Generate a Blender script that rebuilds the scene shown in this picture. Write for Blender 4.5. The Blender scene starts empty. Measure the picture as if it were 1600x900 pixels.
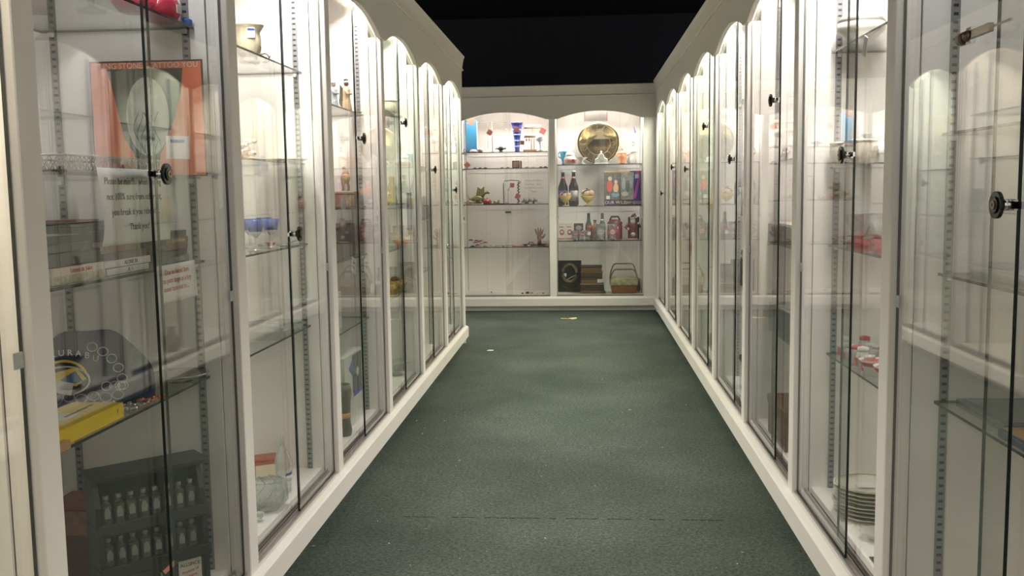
import bpy, bmesh, math, random
from mathutils import Vector, Matrix
PI = math.pi
sc = bpy.context.scene
C = sc.collection

# ------------------------------------------------------------------ camera, world, exposure
F_PX, YAW, PITCH, ROLL, CAM_H = 1488.6, 0.0745, 0.1019, -0.0146, 1.0554
_cy, _sy, _cp, _sp = math.cos(YAW), math.sin(YAW), math.cos(PITCH), math.sin(PITCH)
FW = Vector((-_sy*_cp, _cy*_cp, -_sp)); RT0 = Vector((_cy, _sy, 0)); UP0 = RT0.cross(FW)
RT = math.cos(ROLL)*RT0 + math.sin(ROLL)*UP0
UP = -math.sin(ROLL)*RT0 + math.cos(ROLL)*UP0
cam = bpy.data.cameras.new('camera'); camo = bpy.data.objects.new('camera', cam); C.objects.link(camo)
cam.sensor_width = 36; cam.lens = F_PX/1600*36; cam.clip_start = .02; cam.clip_end = 60
camo.matrix_world = Matrix(((RT.x, UP.x, -FW.x, 0), (RT.y, UP.y, -FW.y, 0), (RT.z, UP.z, -FW.z, CAM_H), (0, 0, 0, 1)))
sc.camera = camo
w = bpy.data.worlds.new('world'); sc.world = w; w.use_nodes = True
w.node_tree.nodes['Background'].inputs[0].default_value = (1.0, .95, .88, 1)
w.node_tree.nodes['Background'].inputs[1].default_value = .52
sc.view_settings.view_transform = 'Standard'; sc.view_settings.look = 'None'
sc.view_settings.gamma = 1; sc.view_settings.use_curve_mapping = False
sc.view_settings.exposure = 0.5
LAMP_W = 11.5                     # watts of one case lamp
cy = sc.cycles
cy.use_denoising = True
cy.max_bounces = 12; cy.diffuse_bounces = 5; cy.glossy_bounces = 5; cy.transmission_bounces = 6; cy.transparent_max_bounces = 40
cy.caustics_reflective = False; cy.caustics_refractive = False; cy.sample_clamp_indirect = 4

# place finders: where a sight line through photo column px meets a plane of the room
def col_y(px, X, z=CAM_H):       # Y of the point at depth plane X and height z
    n = RT - (px-800)/F_PX*FW
    return -(n.x*X + n.z*(z-CAM_H))/n.y
def col_x(px, Y, z=CAM_H):
    n = RT - (px-800)/F_PX*FW
    return -(n.y*Y + n.z*(z-CAM_H))/n.x
def row_z(px, py, X=None, Y=None):
    d = FW + RT*(px-800)/F_PX + UP*(450-py)/F_PX
    t = X/d.x if X is not None else Y/d.y
    return CAM_H + d.z*t
def on_z(px, py, z):
    d = FW + RT*(px-800)/F_PX + UP*(450-py)/F_PX
    t = (z-CAM_H)/d.z
    return d.x*t, d.y*t

# ------------------------------------------------------------------ materials
MATS = {}
def nodes(name):
    m = bpy.data.materials.new(name); m.use_nodes = True
    nt = m.node_tree; return m, nt, nt.nodes['Principled BSDF']
def mat(name, col, rough=.5, metal=0, spec=.5, noise=0, scale=30, bump=0, bscale=200, emit=None):
    if name in MATS: return MATS[name]
    m, nt, b = nodes(name)
    b.inputs['Base Color'].default_value = (*col, 1); b.inputs['Roughness'].default_value = rough
    b.inputs['Metallic'].default_value = metal; b.inputs['Specular IOR Level'].default_value = spec
    tc = nt.nodes.new('ShaderNodeTexCoord')
    if noise:
        n = nt.nodes.new('ShaderNodeTexNoise'); n.inputs['Scale'].default_value = scale; n.inputs['Detail'].default_value = 4
        r = nt.nodes.new('ShaderNodeMix'); r.data_type = 'RGBA'
        r.inputs[6].default_value = (*[c*(1-noise) for c in col], 1); r.inputs[7].default_value = (*[min(1, c*(1+noise)) for c in col], 1)
        nt.links.new(tc.outputs['Object'], n.inputs['Vector']); nt.links.new(n.outputs[0], r.inputs[0]); nt.links.new(r.outputs[2], b.inputs['Base Color'])
    if bump:
        n2 = nt.nodes.new('ShaderNodeTexNoise'); n2.inputs['Scale'].default_value = bscale
        bp = nt.nodes.new('ShaderNodeBump'); bp.inputs['Strength'].default_value = bump; bp.inputs['Distance'].default_value = .002
        nt.links.new(tc.outputs['Object'], n2.inputs['Vector']); nt.links.new(n2.outputs[0], bp.inputs['Height']); nt.links.new(bp.outputs[0], b.inputs['Normal'])
    if emit:
        b.inputs['Emission Color'].default_value = (*emit[0], 1); b.inputs['Emission Strength'].default_value = emit[1]
    MATS[name] = m; return m
def glassmat(name, tint, refl=.88, rough=0.0, body=0.0):
    if name in MATS: return MATS[name]
    m, nt, b = nodes(name); nt.nodes.remove(b); out = nt.nodes['Material Output']
    geo = nt.nodes.new('ShaderNodeNewGeometry')
    ma = nt.nodes.new('ShaderNodeMath'); ma.operation = 'MULTIPLY_ADD'; ma.inputs[1].default_value = -(1.52-1/1.52); ma.inputs[2].default_value = 1.52
    fr = nt.nodes.new('ShaderNodeFresnel'); t = nt.nodes.new('ShaderNodeBsdfTransparent'); t.inputs[0].default_value = (*tint, 1)
    g = nt.nodes.new('ShaderNodeBsdfGlossy'); g.inputs['Roughness'].default_value = rough; g.inputs['Color'].default_value = (refl, refl, refl, 1)
    mx = nt.nodes.new('ShaderNodeMixShader')
    nt.links.new(geo.outputs['Backfacing'], ma.inputs[0]); nt.links.new(ma.outputs[0], fr.inputs['IOR']); nt.links.new(fr.outputs[0], mx.inputs[0])
    nt.links.new(g.outputs[0], mx.inputs[2])
    if body:                                  # moulded glassware: bends light, with a share that passes straight
        gl = nt.nodes.new('ShaderNodeBsdfGlass'); gl.inputs['Color'].default_value = (*[min(1, c*1.03) for c in tint], 1); gl.inputs['IOR'].default_value = 1.45; gl.inputs['Roughness'].default_value = .02
        m3 = nt.nodes.new('ShaderNodeMixShader'); m3.inputs[0].default_value = .62
        nt.links.new(t.outputs[0], m3.inputs[1]); nt.links.new(gl.outputs[0], m3.inputs[2])
    if body:                                  # thick moulded glass: keeps a little of its own milky look
        df = nt.nodes.new('ShaderNodeBsdfDiffuse'); df.inputs[0].default_value = (*[min(1, c*1.0) for c in tint], 1)
        m2 = nt.nodes.new('ShaderNodeMixShader'); m2.inputs[0].default_value = body
        nt.links.new(m3.outputs[0], m2.inputs[1]); nt.links.new(df.outputs[0], m2.inputs[2]); nt.links.new(m2.outputs[0], mx.inputs[1])
    else: nt.links.new(t.outputs[0], mx.inputs[1])
    nt.links.new(mx.outputs[0], out.inputs['Surface']); MATS[name] = m; return m

M_WHITE = mat('white_paint', (.90, .87, .835), .42, noise=.035, scale=3, bump=.12, bscale=60)
M_TRIM = mat('white_trim_paint', (.84, .80, .75), .45, noise=.05, scale=5, bump=.2, bscale=90)
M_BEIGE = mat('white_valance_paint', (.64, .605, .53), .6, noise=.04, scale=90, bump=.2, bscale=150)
M_GLASS = glassmat('door_glass', (.983, .984, .976))
M_SHELFG = glassmat('shelf_glass', (.972, .978, .968))
M_EDGE = mat('cut_glass_edge', (.006, .014, .011), .25)
M_ALU = mat('aluminium_track', (.42, .39, .37), .38, .75)
M_CHROME = mat('chrome', (.75, .74, .72), .12, 1)
M_BLACKM = mat('black_lock_metal', (.035, .03, .028), .25, .6)
M_BLACK = mat('black_plastic', (.018, .018, .02), .35)
M_DARK = mat('dark_void', (.01, .01, .012), .8)
M_CLEAR = glassmat('clear_glassware', (.93, .95, .945), body=.05)
M_PAPER = mat('paper', (.82, .82, .80), .7)
M_INK = mat('ink', (.04, .04, .05), .6)
M_REDINK = mat('red_ink', (.55, .06, .05), .6)
def flat(name, col, rough=.5, metal=0): return mat(name, col, rough, metal)

# vertical board seams on the back panels
def board_mat():
    m, nt, b = nodes('white_boards'); b.inputs['Roughness'].default_value = .45
    tc = nt.nodes.new('ShaderNodeTexCoord'); sp = nt.nodes.new('ShaderNodeSeparateXYZ'); nt.links.new(tc.outputs['Object'], sp.inputs[0])
    ad = nt.nodes.new('ShaderNodeMath'); ad.operation = 'ADD'; nt.links.new(sp.outputs[0], ad.inputs[0]); nt.links.new(sp.outputs[1], ad.inputs[1])
    fm = nt.nodes.new('ShaderNodeMath'); fm.operation = 'PINGPONG'; fm.inputs[1].default_value = .1; nt.links.new(ad.outputs[0], fm.inputs[0])
    lt = nt.nodes.new('ShaderNodeMath'); lt.operation = 'LESS_THAN'; lt.inputs[1].default_value = .0018; nt.links.new(fm.outputs[0], lt.inputs[0])
    mx = nt.nodes.new('ShaderNodeMix'); mx.data_type = 'RGBA'; mx.inputs[6].default_value = (.90, .87, .835, 1); mx.inputs[7].default_value = (.74, .71, .67, 1)
    nt.links.new(lt.outputs[0], mx.inputs[0]); nt.links.new(mx.outputs[2], b.inputs['Base Color']); return m
M_BOARD = board_mat()
def slot_mat():
    m, nt, b = nodes('slotted_steel'); b.inputs['Roughness'].default_value = .45; b.inputs['Metallic'].default_value = .3
    tc = nt.nodes.new('ShaderNodeTexCoord'); sp = nt.nodes.new('ShaderNodeSeparateXYZ'); nt.links.new(tc.outputs['Object'], sp.inputs[0])
    fm = nt.nodes.new('ShaderNodeMath'); fm.operation = 'PINGPONG'; fm.inputs[1].default_value = .0085; nt.links.new(sp.outputs[2], fm.inputs[0])
    lt = nt.nodes.new('ShaderNodeMath'); lt.operation = 'LESS_THAN'; lt.inputs[1].default_value = .0030; nt.links.new(fm.outputs[0], lt.inputs[0])
    ax = nt.nodes.new('ShaderNodeMath'); ax.operation = 'ABSOLUTE'; nt.links.new(sp.outputs[0], ax.inputs[0])
    ay = nt.nodes.new('ShaderNodeMath'); ay.operation = 'LESS_THAN'; ay.inputs[1].default_value = .005; nt.links.new(ax.outputs[0], ay.inputs[0])
    mu = nt.nodes.new('ShaderNodeMath'); mu.operation = 'MULTIPLY'; nt.links.new(lt.outputs[0], mu.inputs[0]); nt.links.new(ay.outputs[0], mu.inputs[1])
    mx = nt.nodes.new('ShaderNodeMix'); mx.data_type = 'RGBA'; mx.inputs[6].default_value = (.27, .27, .28, 1); mx.inputs[7].default_value = (.02, .02, .02, 1)
    nt.links.new(mu.outputs[0], mx.inputs[0]); nt.links.new(mx.outputs[2], b.inputs['Base Color']); return m
M_SLOT = slot_mat()
def carpet_mat():
    m, nt, b = nodes('green_carpet'); b.inputs['Roughness'].default_value = .95; b.inputs['Specular IOR Level'].default_value = .1
    tc = nt.nodes.new('ShaderNodeTexCoord')
    def noise(s, d=5):
        n = nt.nodes.new('ShaderNodeTexNoise'); n.inputs['Scale'].default_value = s; n.inputs['Detail'].default_value = d
        nt.links.new(tc.outputs['Object'], n.inputs['Vector']); return n
    a, c, f = noise(1.6, 6), noise(95, 3), noise(420, 2)
    r1 = nt.nodes.new('ShaderNodeValToRGB'); r1.color_ramp.elements[0].position = .3; r1.color_ramp.elements[1].position = .75
    r1.color_ramp.elements[0].color = (.058, .073, .060, 1); r1.color_ramp.elements[1].color = (.104, .124, .106, 1)
    nt.links.new(a.outputs[0], r1.inputs[0])
    r2 = nt.nodes.new('ShaderNodeValToRGB'); r2.color_ramp.elements[0].position = .3; r2.color_ramp.elements[1].position = .7
    r2.color_ramp.elements[0].color = (.62, .62, .62, 1); r2.color_ramp.elements[1].color = (1.3, 1.3, 1.3, 1)
    nt.links.new(c.outputs[0], r2.inputs[0])
    r3 = nt.nodes.new('ShaderNodeValToRGB'); r3.color_ramp.elements[0].position = .3; r3.color_ramp.elements[1].position = .7
    r3.color_ramp.elements[0].color = (.55, .55, .55, 1); r3.color_ramp.elements[1].color = (1.4, 1.4, 1.4, 1)
    nt.links.new(f.outputs[0], r3.inputs[0])
    def mul(x, y):
        k = nt.nodes.new('ShaderNodeMix'); k.data_type = 'RGBA'; k.blend_type = 'MULTIPLY'; k.inputs[0].default_value = 1
        nt.links.new(x, k.inputs[6]); nt.links.new(y, k.inputs[7]); return k.outputs[2]
    nt.links.new(mul(mul(r1.outputs[0], r2.outputs[0]), r3.outputs[0]), b.inputs['Base Color'])
    bp = nt.nodes.new('ShaderNodeBump'); bp.inputs['Strength'].default_value = .5; bp.inputs['Distance'].default_value = .003
    nt.links.new(f.outputs[0], bp.inputs['Height']); nt.links.new(bp.outputs[0], b.inputs['Normal']); return m
M_CARPET = carpet_mat()
M_CEIL = mat('dark_navy_ceiling', (.0040, .0050, .0085), .9, spec=.1, noise=.3, scale=8)

# ------------------------------------------------------------------ mesh building
class MB:
    def __init__(s): s.v, s.f, s.m, s.sm = [], [], [], []
    def face(s, idx, m=0, sm=False): s.f.append(idx); s.m.append(m); s.sm.append(sm)
    def box(s, a, b, m=0, M=None):
        x0, y0, z0 = [min(p, q) for p, q in zip(a, b)]; x1, y1, z1 = [max(p, q) for p, q in zip(a, b)]
        n = len(s.v); vs = [(x0,y0,z0),(x1,y0,z0),(x1,y1,z0),(x0,y1,z0),(x0,y0,z1),(x1,y0,z1),(x1,y1,z1),(x0,y1,z1)]
        s.v += [tuple(M @ Vector(p)) if M else p for p in vs]
        for q in ((0,3,2,1),(4,5,6,7),(0,1,5,4),(1,2,6,5),(2,3,7,6),(3,0,4,7)): s.face([n+i for i in q], m)
        return s
    def cbox(s, c, d, m=0, M=None): return s.box([c[i]-d[i]/2 for i in range(3)], [c[i]+d[i]/2 for i in range(3)], m, M)
    def lathe(s, prof, c=(0,0,0), seg=20, m=0, sm=True, flute=0, nf=0, sx=1, sy=1):
        n = len(s.v); k = len(prof)
        for i in range(seg):
            a = 2*PI*i/seg; fl = 1+flute*math.cos(nf*a) if nf else 1
            for r, z in prof: s.v.append((c[0]+max(r, .0003)*fl*math.cos(a)*sx, c[1]+max(r, .0003)*fl*math.sin(a)*sy, c[2]+z))
        for i in range(seg):
            j = (i+1) % seg
            for q in range(k-1): s.face([n+i*k+q, n+j*k+q, n+j*k+q+1, n+i*k+q+1], m, sm)
        s.face([n+i*k for i in range(seg)][::-1], m); s.face([n+i*k+k-1 for i in range(seg)], m)
        return s
    def tube(s, pts, r, seg=8, m=0, closed=False):
        pts = [Vector(p) for p in pts]; n = len(s.v); K = len(pts); rr = r if isinstance(r, (list, tuple)) else [r]*K
        for i, p in enumerate(pts):
            t = (pts[(i+1) % K]-pts[i-1]) if closed else (pts[min(i+1, K-1)]-pts[max(i-1, 0)])
            t = t.normalized() if t.length > 1e-9 else Vector((0, 0, 1))
            a = t.cross(Vector((0, 0, 1))); a = a.normalized() if a.length > .05 else t.cross(Vector((1, 0, 0))).normalized()
            b = t.cross(a)
            for j in range(seg):
                q = 2*PI*j/seg; s.v.append(tuple(p+rr[i]*(math.cos(q)*a+math.sin(q)*b)))
        for i in range(K if closed else K-1):
            i2 = (i+1) % K
            for j in range(seg):
                j2 = (j+1) % seg; s.face([n+i*seg+j, n+i*seg+j2, n+i2*seg+j2, n+i2*seg+j], m, True)
        if not closed:
            s.face([n+j for j in range(seg)], m); s.face([n+(K-1)*seg+j for j in range(seg)], m)
        return s
    def ball(s, c, r, m=0, sc3=(1, 1, 1), seg=14, rings=8):
        return s.lathe([(r*sc3[0]*math.sin(PI*i/rings), -r*sc3[2]*math.cos(PI*i/rings)) for i in range(rings+1)], c, seg, m, True, sy=sc3[1]/sc3[0])
    def prism(s, poly, axis, a, b, m=0, sm=False, capm=None):
        """poly of 2-D points; axis 0: (y,z) pulled along x, 1: (x,z) along y, 2: (x,y) along z"""
        n = len(s.v); K = len(poly)
        for h in (a, b):
            for p, q in poly: s.v.append(((h, p, q), (p, h, q), (p, q, h))[axis])
        for i in range(K):
            j = (i+1) % K; s.face([n+i, n+j, n+K+j, n+K+i], m, sm)
        s.face([n+i for i in range(K)][::-1], m if capm is None else capm); s.face([n+K+i for i in range(K)], m if capm is None else capm)
        return s
    def build(s, name, mats, parent=None, loc=None, rz=0, bevel=0, frame=None, rot=None):
        if frame: s.v = [frame(*p) for p in s.v]
        me = bpy.data.meshes.new(name); me.from_pydata(s.v, [], s.f)
        mats = mats if isinstance(mats, (list, tuple)) else [mats]
        for x in mats: me.materials.append(x)
        for p, mi, sm in zip(me.polygons, s.m, s.sm): p.material_index = mi; p.use_smooth = sm
        bm = bmesh.new(); bm.from_mesh(me); bmesh.ops.recalc_face_normals(bm, faces=bm.faces); bm.to_mesh(me); bm.free()
        o = bpy.data.objects.new(name, me); C.objects.link(o)
        if parent: o.parent = parent
        if loc: o.location = loc
        if rot: o.rotation_euler = rot
        elif rz: o.rotation_euler = (0, 0, rz)
        if bevel:
            b = o.modifiers.new('bevel', 'BEVEL'); b.width = bevel; b.segments = 2; b.limit_method = 'ANGLE'
        return o
def thing(name, label, cat, loc=(0, 0, 0), rz=0, group=None):
    o = bpy.data.objects.new(name, None); C.objects.link(o); o.empty_display_size = .05
    o.location = loc; o.rotation_euler = (0, 0, rz); o['label'] = label; o['category'] = cat
    if group: o['group'] = group
    return o
def tag(o, label, cat, group=None, kind=None):
    o['label'] = label; o['category'] = cat
    if group: o['group'] = group
    if kind: o['kind'] = kind
    return o
def struct(o): o['kind'] = 'structure'; return o
def text(s, size, parent, loc, rot, m, name='lettering', ext=.0003, align='CENTER', sx=1):
    cu = bpy.data.curves.new(name, 'FONT'); cu.body = s; cu.size = size; cu.extrude = ext; cu.align_x = align; cu.align_y = 'CENTER'; cu.resolution_u = 2
    t = bpy.data.objects.new(name+'_tmp', cu); C.objects.link(t)
    me = bpy.data.meshes.new_from_object(t.evaluated_get(bpy.context.evaluated_depsgraph_get()))
    bpy.data.objects.remove(t); me.name = name
    me.materials.clear(); me.materials.append(m)
    o = bpy.data.objects.new(name, me); C.objects.link(o); o.parent = parent; o.location = loc; o.rotation_euler = rot; o.scale = (sx, 1, 1); return o

# ------------------------------------------------------------------ room shell
AF, BF, DF = .831, .645, 8.45          # aisle faces of the left row, right row and end cases
AP, BP, DP = .813, .622, 8.43          # plinth faces
mb = MB(); mb.box((-3.2, -3.5, -.07), (2.6, 9.6, -.02)); struct(mb.build('floor', M_CARPET))
mb = MB(); mb.box((-3.2, -.4, 2.75), (2.6, 9.6, 2.85)); struct(mb.build('ceiling', M_CEIL))
M_WALLD = mat('dark_wall_paint', (.0055, .007, .0125), .9)
mb = MB(); mb.box((-3.2, 9.6, -.07), (2.6, 9.7, 2.85)); struct(mb.build('wall_back', M_WALLD))

L_END = [-.319+.873*i for i in range(9)]           # far edges of the left posts, -.319 ... 6.665
R_END = [.328+.892*i for i in range(10)]           # far edges of the right posts ... 8.356
PW = .058
Z_SPR, RISE, Z_COR = 1.693, .066, 1.985
Z_FLOOR = .125

def fr_left(d, u, z): return (-AF-d, u, z)
def fr_right(d, u, z): return (BF+d, u, z)
def fr_back(d, u, z): return (u, DF+d, z)

def plinth(frame, u0, u1, n, zt=.105, dp=.018):
    mb = MB()
    poly = [(-dp, .028), (-dp, .092), (-dp+.004, .098), (0, zt), (.055, zt), (.055, -.02), (.04, -.02), (.04, .028)]
    mb.prism(poly, 1, u0, u1)
    return struct(mb.build(n, M_TRIM, frame=frame))
def cornice(frame, u0, u1, n, zt):
    poly = [(0, zt-.10), (-.012, zt-.10), (-.018, zt-.094), (-.012, zt-.088), (-.008, zt-.082), (-.010, zt-.06), (-.018, zt-.022), (-.024, zt-.010), (-.026, zt-.004), (-.022, zt), (.10, zt), (.10, zt-.02), (0, zt-.02)]
    mb = MB(); mb.prism(poly, 1, u0, u1)
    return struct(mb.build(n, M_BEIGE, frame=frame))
plinth(fr_left, -.40, 6.685, 'trim_1'); cornice(fr_left, -.40, 6.688, 'trim_2', Z_COR)
plinth(fr_right, .26, 8.44, 'trim_3', dp=.022); cornice(fr_right, .26, 8.44, 'trim_4', Z_COR)
plinth(fr_back, -1.95, BF, 'trim_5', zt=.11, dp=.02); cornice(fr_back, -1.95, BF, 'trim_6', 1.962)

def lamp_col(t): return {'warm': (1, .90, .72), 'green': (.93, 1, .80), 'pink': (1, .92, .86), 'white': (1, .97, .92), 'cool': (.95, .97, 1)}[t]
def make_lock(door, frame, org, u, z, dd, style='round', sgn=1):
    """keyed plunger lock clamped on the edge of the outer pane"""
    mb = MB()
    def lf(d, uu, zz): return tuple(Vector(frame(d, uu, zz))-org)
    def cyl(d0, d1, uu, zz, r, m, seg=20):
        n = len(mb.v)
        for i in range(seg):
            a = 2*PI*i/seg
            for d in (d0, d1): mb.v.append((d, uu+r*math.cos(a), zz+r*math.sin(a)))
        for i in range(seg):
            j = (i+1) % seg; mb.face([n+2*i, n+2*j, n+2*j+1, n+2*i+1], m, True)
        mb.face([n+2*i for i in range(seg)], m); mb.face([n+2*i+1 for i in range(seg)], m)
    cyl(dd-.030, dd-.024, u+.008, z, .021, 0); cyl(dd-.0325, dd-.030, u+.008, z, .013, 0); cyl(dd-.034, dd-.0325, u+.008, z, .007, 2); cyl(dd-.0345, dd-.034, u+.008, z, .003, 0)
    cyl(dd-.024, dd-.001, u+.008, z, .009, 1)
    mb.box((dd-.006, u-.004, z-.008), (dd-.0005, u+.035, z+.008), 1)
    mb.box((dd-.012, u-.042, z-.0055), (dd-.007, u+.005, z+.0055), 1)
    n0 = len(mb.v)
    mb.v = [tuple(p) for p in mb.v]
    return mb.build('door_lock', [M_BLACKM, M_CHROME, mat('worn_brass', (.30, .24, .16), .35, .8)], door, frame=lf)

def make_case(name, label, cat_group, frame, u0, u1, shelves, lamp=1.0, tone='warm', sf=.07, depth=.47, zspr=Z_SPR, ztop=Z_COR, lock=None, overlap=.055, dark_u=None, last=False, n_post=1, g1=.018, zf=Z_FLOOR):
    org = Vector(frame(0, u0, 0)); root = thing(name, label, 'display case', tuple(org), 0, cat_group)
    def lf(d, u, z): return tuple(Vector(frame(d, u, z))-org)
    def part(pn, mb, m, parent=root, bevel=0, fr=lf): return mb.build(pn, m, parent, frame=fr, bevel=bevel)
    mb = MB(); mb.box((depth, u0, .106), (depth+.012, u1, ztop-.03)); part('back_panel', mb, M_BOARD)
    for a, b in ((u0, u0+.006), (u1-.006, u1)):
        mb = MB(); mb.box((.052, a, .106), (depth, b, ztop-.03)); part('side_panel', mb, M_WHITE)
    mb = MB(); mb.box((.058, u0+.006, zf-.018), (depth, u1-.006, zf)); part('bottom_panel', mb, M_WHITE)
    mb = MB(); mb.box((.04, u0+.006, ztop-.05), (depth, u1-.006, ztop-.035)); part('top_panel', mb, M_WHITE)
    # posts of the face frame
    def post(a, b):
        mb = MB(); mb.prism([(.0, a+.002), (.0, b-.002), (.002, b), (.05, b), (.05, a), (.002, a)], 2, .104, zspr+.002)
        part('post', mb, M_TRIM)
    if n_post: post(u1, u1+PW)
    if n_post == 2: post(u0-PW, u0)
    # arched valance
    c0, c1 = u0, u1+PW if n_post else u1
    if n_post == 2: c0 = u0-PW
    fl = .022; pts = [(c0, ztop-.03), (c0, zspr), (u0+fl, zspr)]; K = 22; ua, ub = u0+fl, u1-fl
    half = (ub-ua)/2; Rr = (half*half+RISE*RISE)/(2*RISE)
    for i in range(1, K):
        t = -half+2*half*i/K; pts.append(((ua+ub)/2+t, zspr+RISE-Rr+math.sqrt(Rr*Rr-t*t)))
    pts += [(ub, zspr), (c1, zspr), (c1, ztop-.03)]
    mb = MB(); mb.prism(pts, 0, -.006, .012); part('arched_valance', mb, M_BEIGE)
    # tracks
    mb = MB(); mb.prism([(g1-.009, .104), (g1-.009, .113), (g1-.006, .113), (g1-.006, .107), (g1+.006, .107), (g1+.006, .117), (g1+.009, .117), (g1+.009, .107), (g1+.021, .107), (g1+.021, .121), (g1+.026, .121), (g1+.026, .104)], 1, u0, u1)
    part('sliding_track', mb, M_ALU)
    # lamp
    fx = thing_part('lamp', root)
    mb = MB(); mb.prism([(.045, zspr+.195), (.052, zspr+.150), (.135, zspr+.150), (.142, zspr+.195)], 1, u0+.03, u1-.03); mb.build('lamp_housing', M_WHITE, fx, frame=lf)
    mb = MB(); mb.tube([(.098, u0+.05, zspr+.136), (.098, u1-.05, zspr+.136)], .012, 10)
    em = mat('tube_%s_%d' % (tone, round(lamp*100)), (.9, .9, .9), .4, emit=(lamp_col(tone), 4*max(lamp, .02))); mb.build('lamp_tube', em, fx, frame=lf)
    if lamp > .01:
        ld = bpy.data.lights.new('case_light', 'AREA'); ld.shape = 'RECTANGLE'; ld.size = abs(u1-u0)-.14; ld.size_y = .03
        ld.energy = LAMP_W*lamp; ld.color = lamp_col(tone); lo = bpy.data.objects.new('case_light', ld); C.objects.link(lo); lo.parent = root
        lo.location = lf(.098, (u0+u1)/2, zspr+.120); tl = math.radians(27)
        lo.rotation_euler = {fr_left: (0, -tl, 0), fr_right: (0, tl, 0), fr_back: (-tl, 0, 0)}[frame]
        if frame is not fr_back: ld.size, ld.size_y = ld.size_y, ld.size
    # sliding glass doors
    um = dark_u if dark_u is not None else (u0+u1)/2+.0
    zt = ztop-.06
    for k, (a, b, g) in enumerate(((um, u1-.002, g1-.003), (u0+.002, um+overlap, g1+.0115))):
        mb = MB(); mb.box((g, a, .112), (g+.006, b, zt))
        d = part('glass_door', mb, [M_GLASS, M_EDGE])
        for p in d.data.polygons:
            if abs((p.normal.x if frame is not fr_back else p.normal.y)) < .5: p.material_index = 1
        if k == 0 and lock is not None: make_lock(d, frame, org, a, lock, g)
        pe = MB(); e = b-.026 if k == 0 else a+.002
        pe.box((g-.003, e, .80), (g-.0002, e+.022, .825)); pe.build('finger_pull', mat('clear_plastic', (.45, .46, .44), .3), d, frame=lf)
    # shelf standards
    for dd in (sf+.012, depth-.055):
        for side, uu in ((1, u0+.0078), (-1, u1-.0078)):
            mb = MB(); mb.box((-.009, -.0015, 0), (.009, .0015, 1.62)); 
            o = mb.build('shelf_standard', M_SLOT, root); o.location = lf(dd+.009, uu, zf)
            if frame is fr_back: o.rotation_euler = (0, 0, PI/2)
    for z in shelves:
        mb = MB(); mb.box((sf, u0+.011, z-.006), (depth-.02, u1-.011, z))
        s = part('glass_shelf', mb, [M_SHELFG, M_EDGE])
        for p in s.data.polygons:
            if abs(p.normal.z) < .5: p.material_index = 1
        for dd in (sf+.021, depth-.046):
            for uu, q in ((u0+.0065, .014), (u1-.0065, -.014)):
                mb = MB(); mb.prism([(dd-.005, z-.0062), (dd+.005, z-.0062), (dd+.004, z-.016), (dd-.004, z-.016)], 1, uu, uu+q)
                mb.build('shelf_clip', mat('clip_white', (.8, .8, .78), .4), s, frame=lf)
    return root
def thing_part(name, parent):
    o = bpy.data.objects.new(name, None); C.objects.link(o); o.parent = parent; return o

GL = 'arched display cases of the left row'; GR = 'arched display cases of the right row'; GB = 'arched display cases across the end of the aisle'
LSH = {-1: [.62, .9, 1.16, 1.45], 0: [.62, .9, 1.16, 1.45], 1: [.617, .900, 1.10, 1.45], 2: [.618, .892, 1.155, 1.45], 3: [.53, .80, 1.0, 1.38], 4: [.55, .78, 1.0, 1.44], 5: [.6, .9, 1.2, 1.45], 6: [.6, .86, 1.15]}
LLAB = {-1: 'white arched display case at the near end of the left row, behind the viewer', 0: 'white arched display case cut off by the left edge of the view',
        1: 'unlit white display case with film cases, orange record sleeve and black spice rack', 2: 'lit white display case with cream urn and blue goblets',
        3: 'white display case in the left row with small figurines and stacked boxes', 4: 'white display case in the left row with a blue ribbon hanging inside',
        5: 'nearly empty white display case, second from the far end of the left row', 6: 'white display case at the far end of the left row'}
LLAMP = {-1: (.9, 'warm'), 0: (1, 'warm'), 1: (.22, 'cool'), 2: (1.15, 'white'), 3: (1, 'pink'), 4: (1, 'green'), 5: (1.1, 'warm'), 6: (1.1, 'green')}
LLOCK = {0: 1.0, 1: row_z(228, 272, X=-.85), 2: row_z(448, 366, X=-.85), 3: row_z(550, 215, X=-.85), 4: row_z(621, 191, X=-.85), 5: row_z(669, 265, X=-.85), 6: row_z(703, 297, X=-.85)}
for k in range(-1, 7):
    e = L_END[k+1]
    make_case('display_case', LLAB[k], GL, fr_left, e, L_END[k+2]-PW, LSH[k], *LLAMP[k], sf=.078, lock=LLOCK.get(k), last=(k == 6), n_post=2 if k == -1 else 1)
RSH = {0: [.60, .872, 1.16, 1.45], 1: [.55, .88, 1.112, 1.45], 2: [.50, .84, 1.155], 3: [.60, .93, 1.458], 4: [.6, .9, 1.16, 1.45], 5: [.6, .9, 1.2, 1.45], 6: [.6, .9, 1.2], 7: [.6, .9, 1.2], -1: [.6, .9]}
RLAB = {-1: 'white arched display case at the near end of the right row, behind the viewer', 0: 'unlit white display case at the right edge of the view holding framed trays', 1: 'lit white display case with plates, red glasses and cream pottery',
        2: 'white display case in the right row with a brown wooden chest at its foot', 3: 'white display case in the right row with a dark figure on its floor',
        4: 'white display case in the right row holding a grey necklace bust', 5: 'white display case in the right row, third from the end of the aisle',
        6: 'white display case in the right row, second from the end of the aisle', 7: 'white display case at the far end of the right row, touching the end wall'}
RLAMP = {-1: (.9, 'warm'), 0: (.22, 'cool'), 1: (1.15, 'white'), 2: (.9, 'pink'), 3: (1, 'white'), 4: (1, 'green'), 5: (1.1, 'warm'), 6: (1.1, 'warm'), 7: (1.1, 'green')}
RLOCK = {0: row_z(1530, 318, X=.66), 1: row_z(1308, 245, X=.66), 2: row_z(1205, 162, X=.66), 3: row_z(1143, 250, X=.66), 4: row_z(1102, 200, X=.66), 5: row_z(1073, 265, X=.66), 6: row_z(1052, 262, X=.66), 7: row_z(1038, 302, X=.66)}
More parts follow.
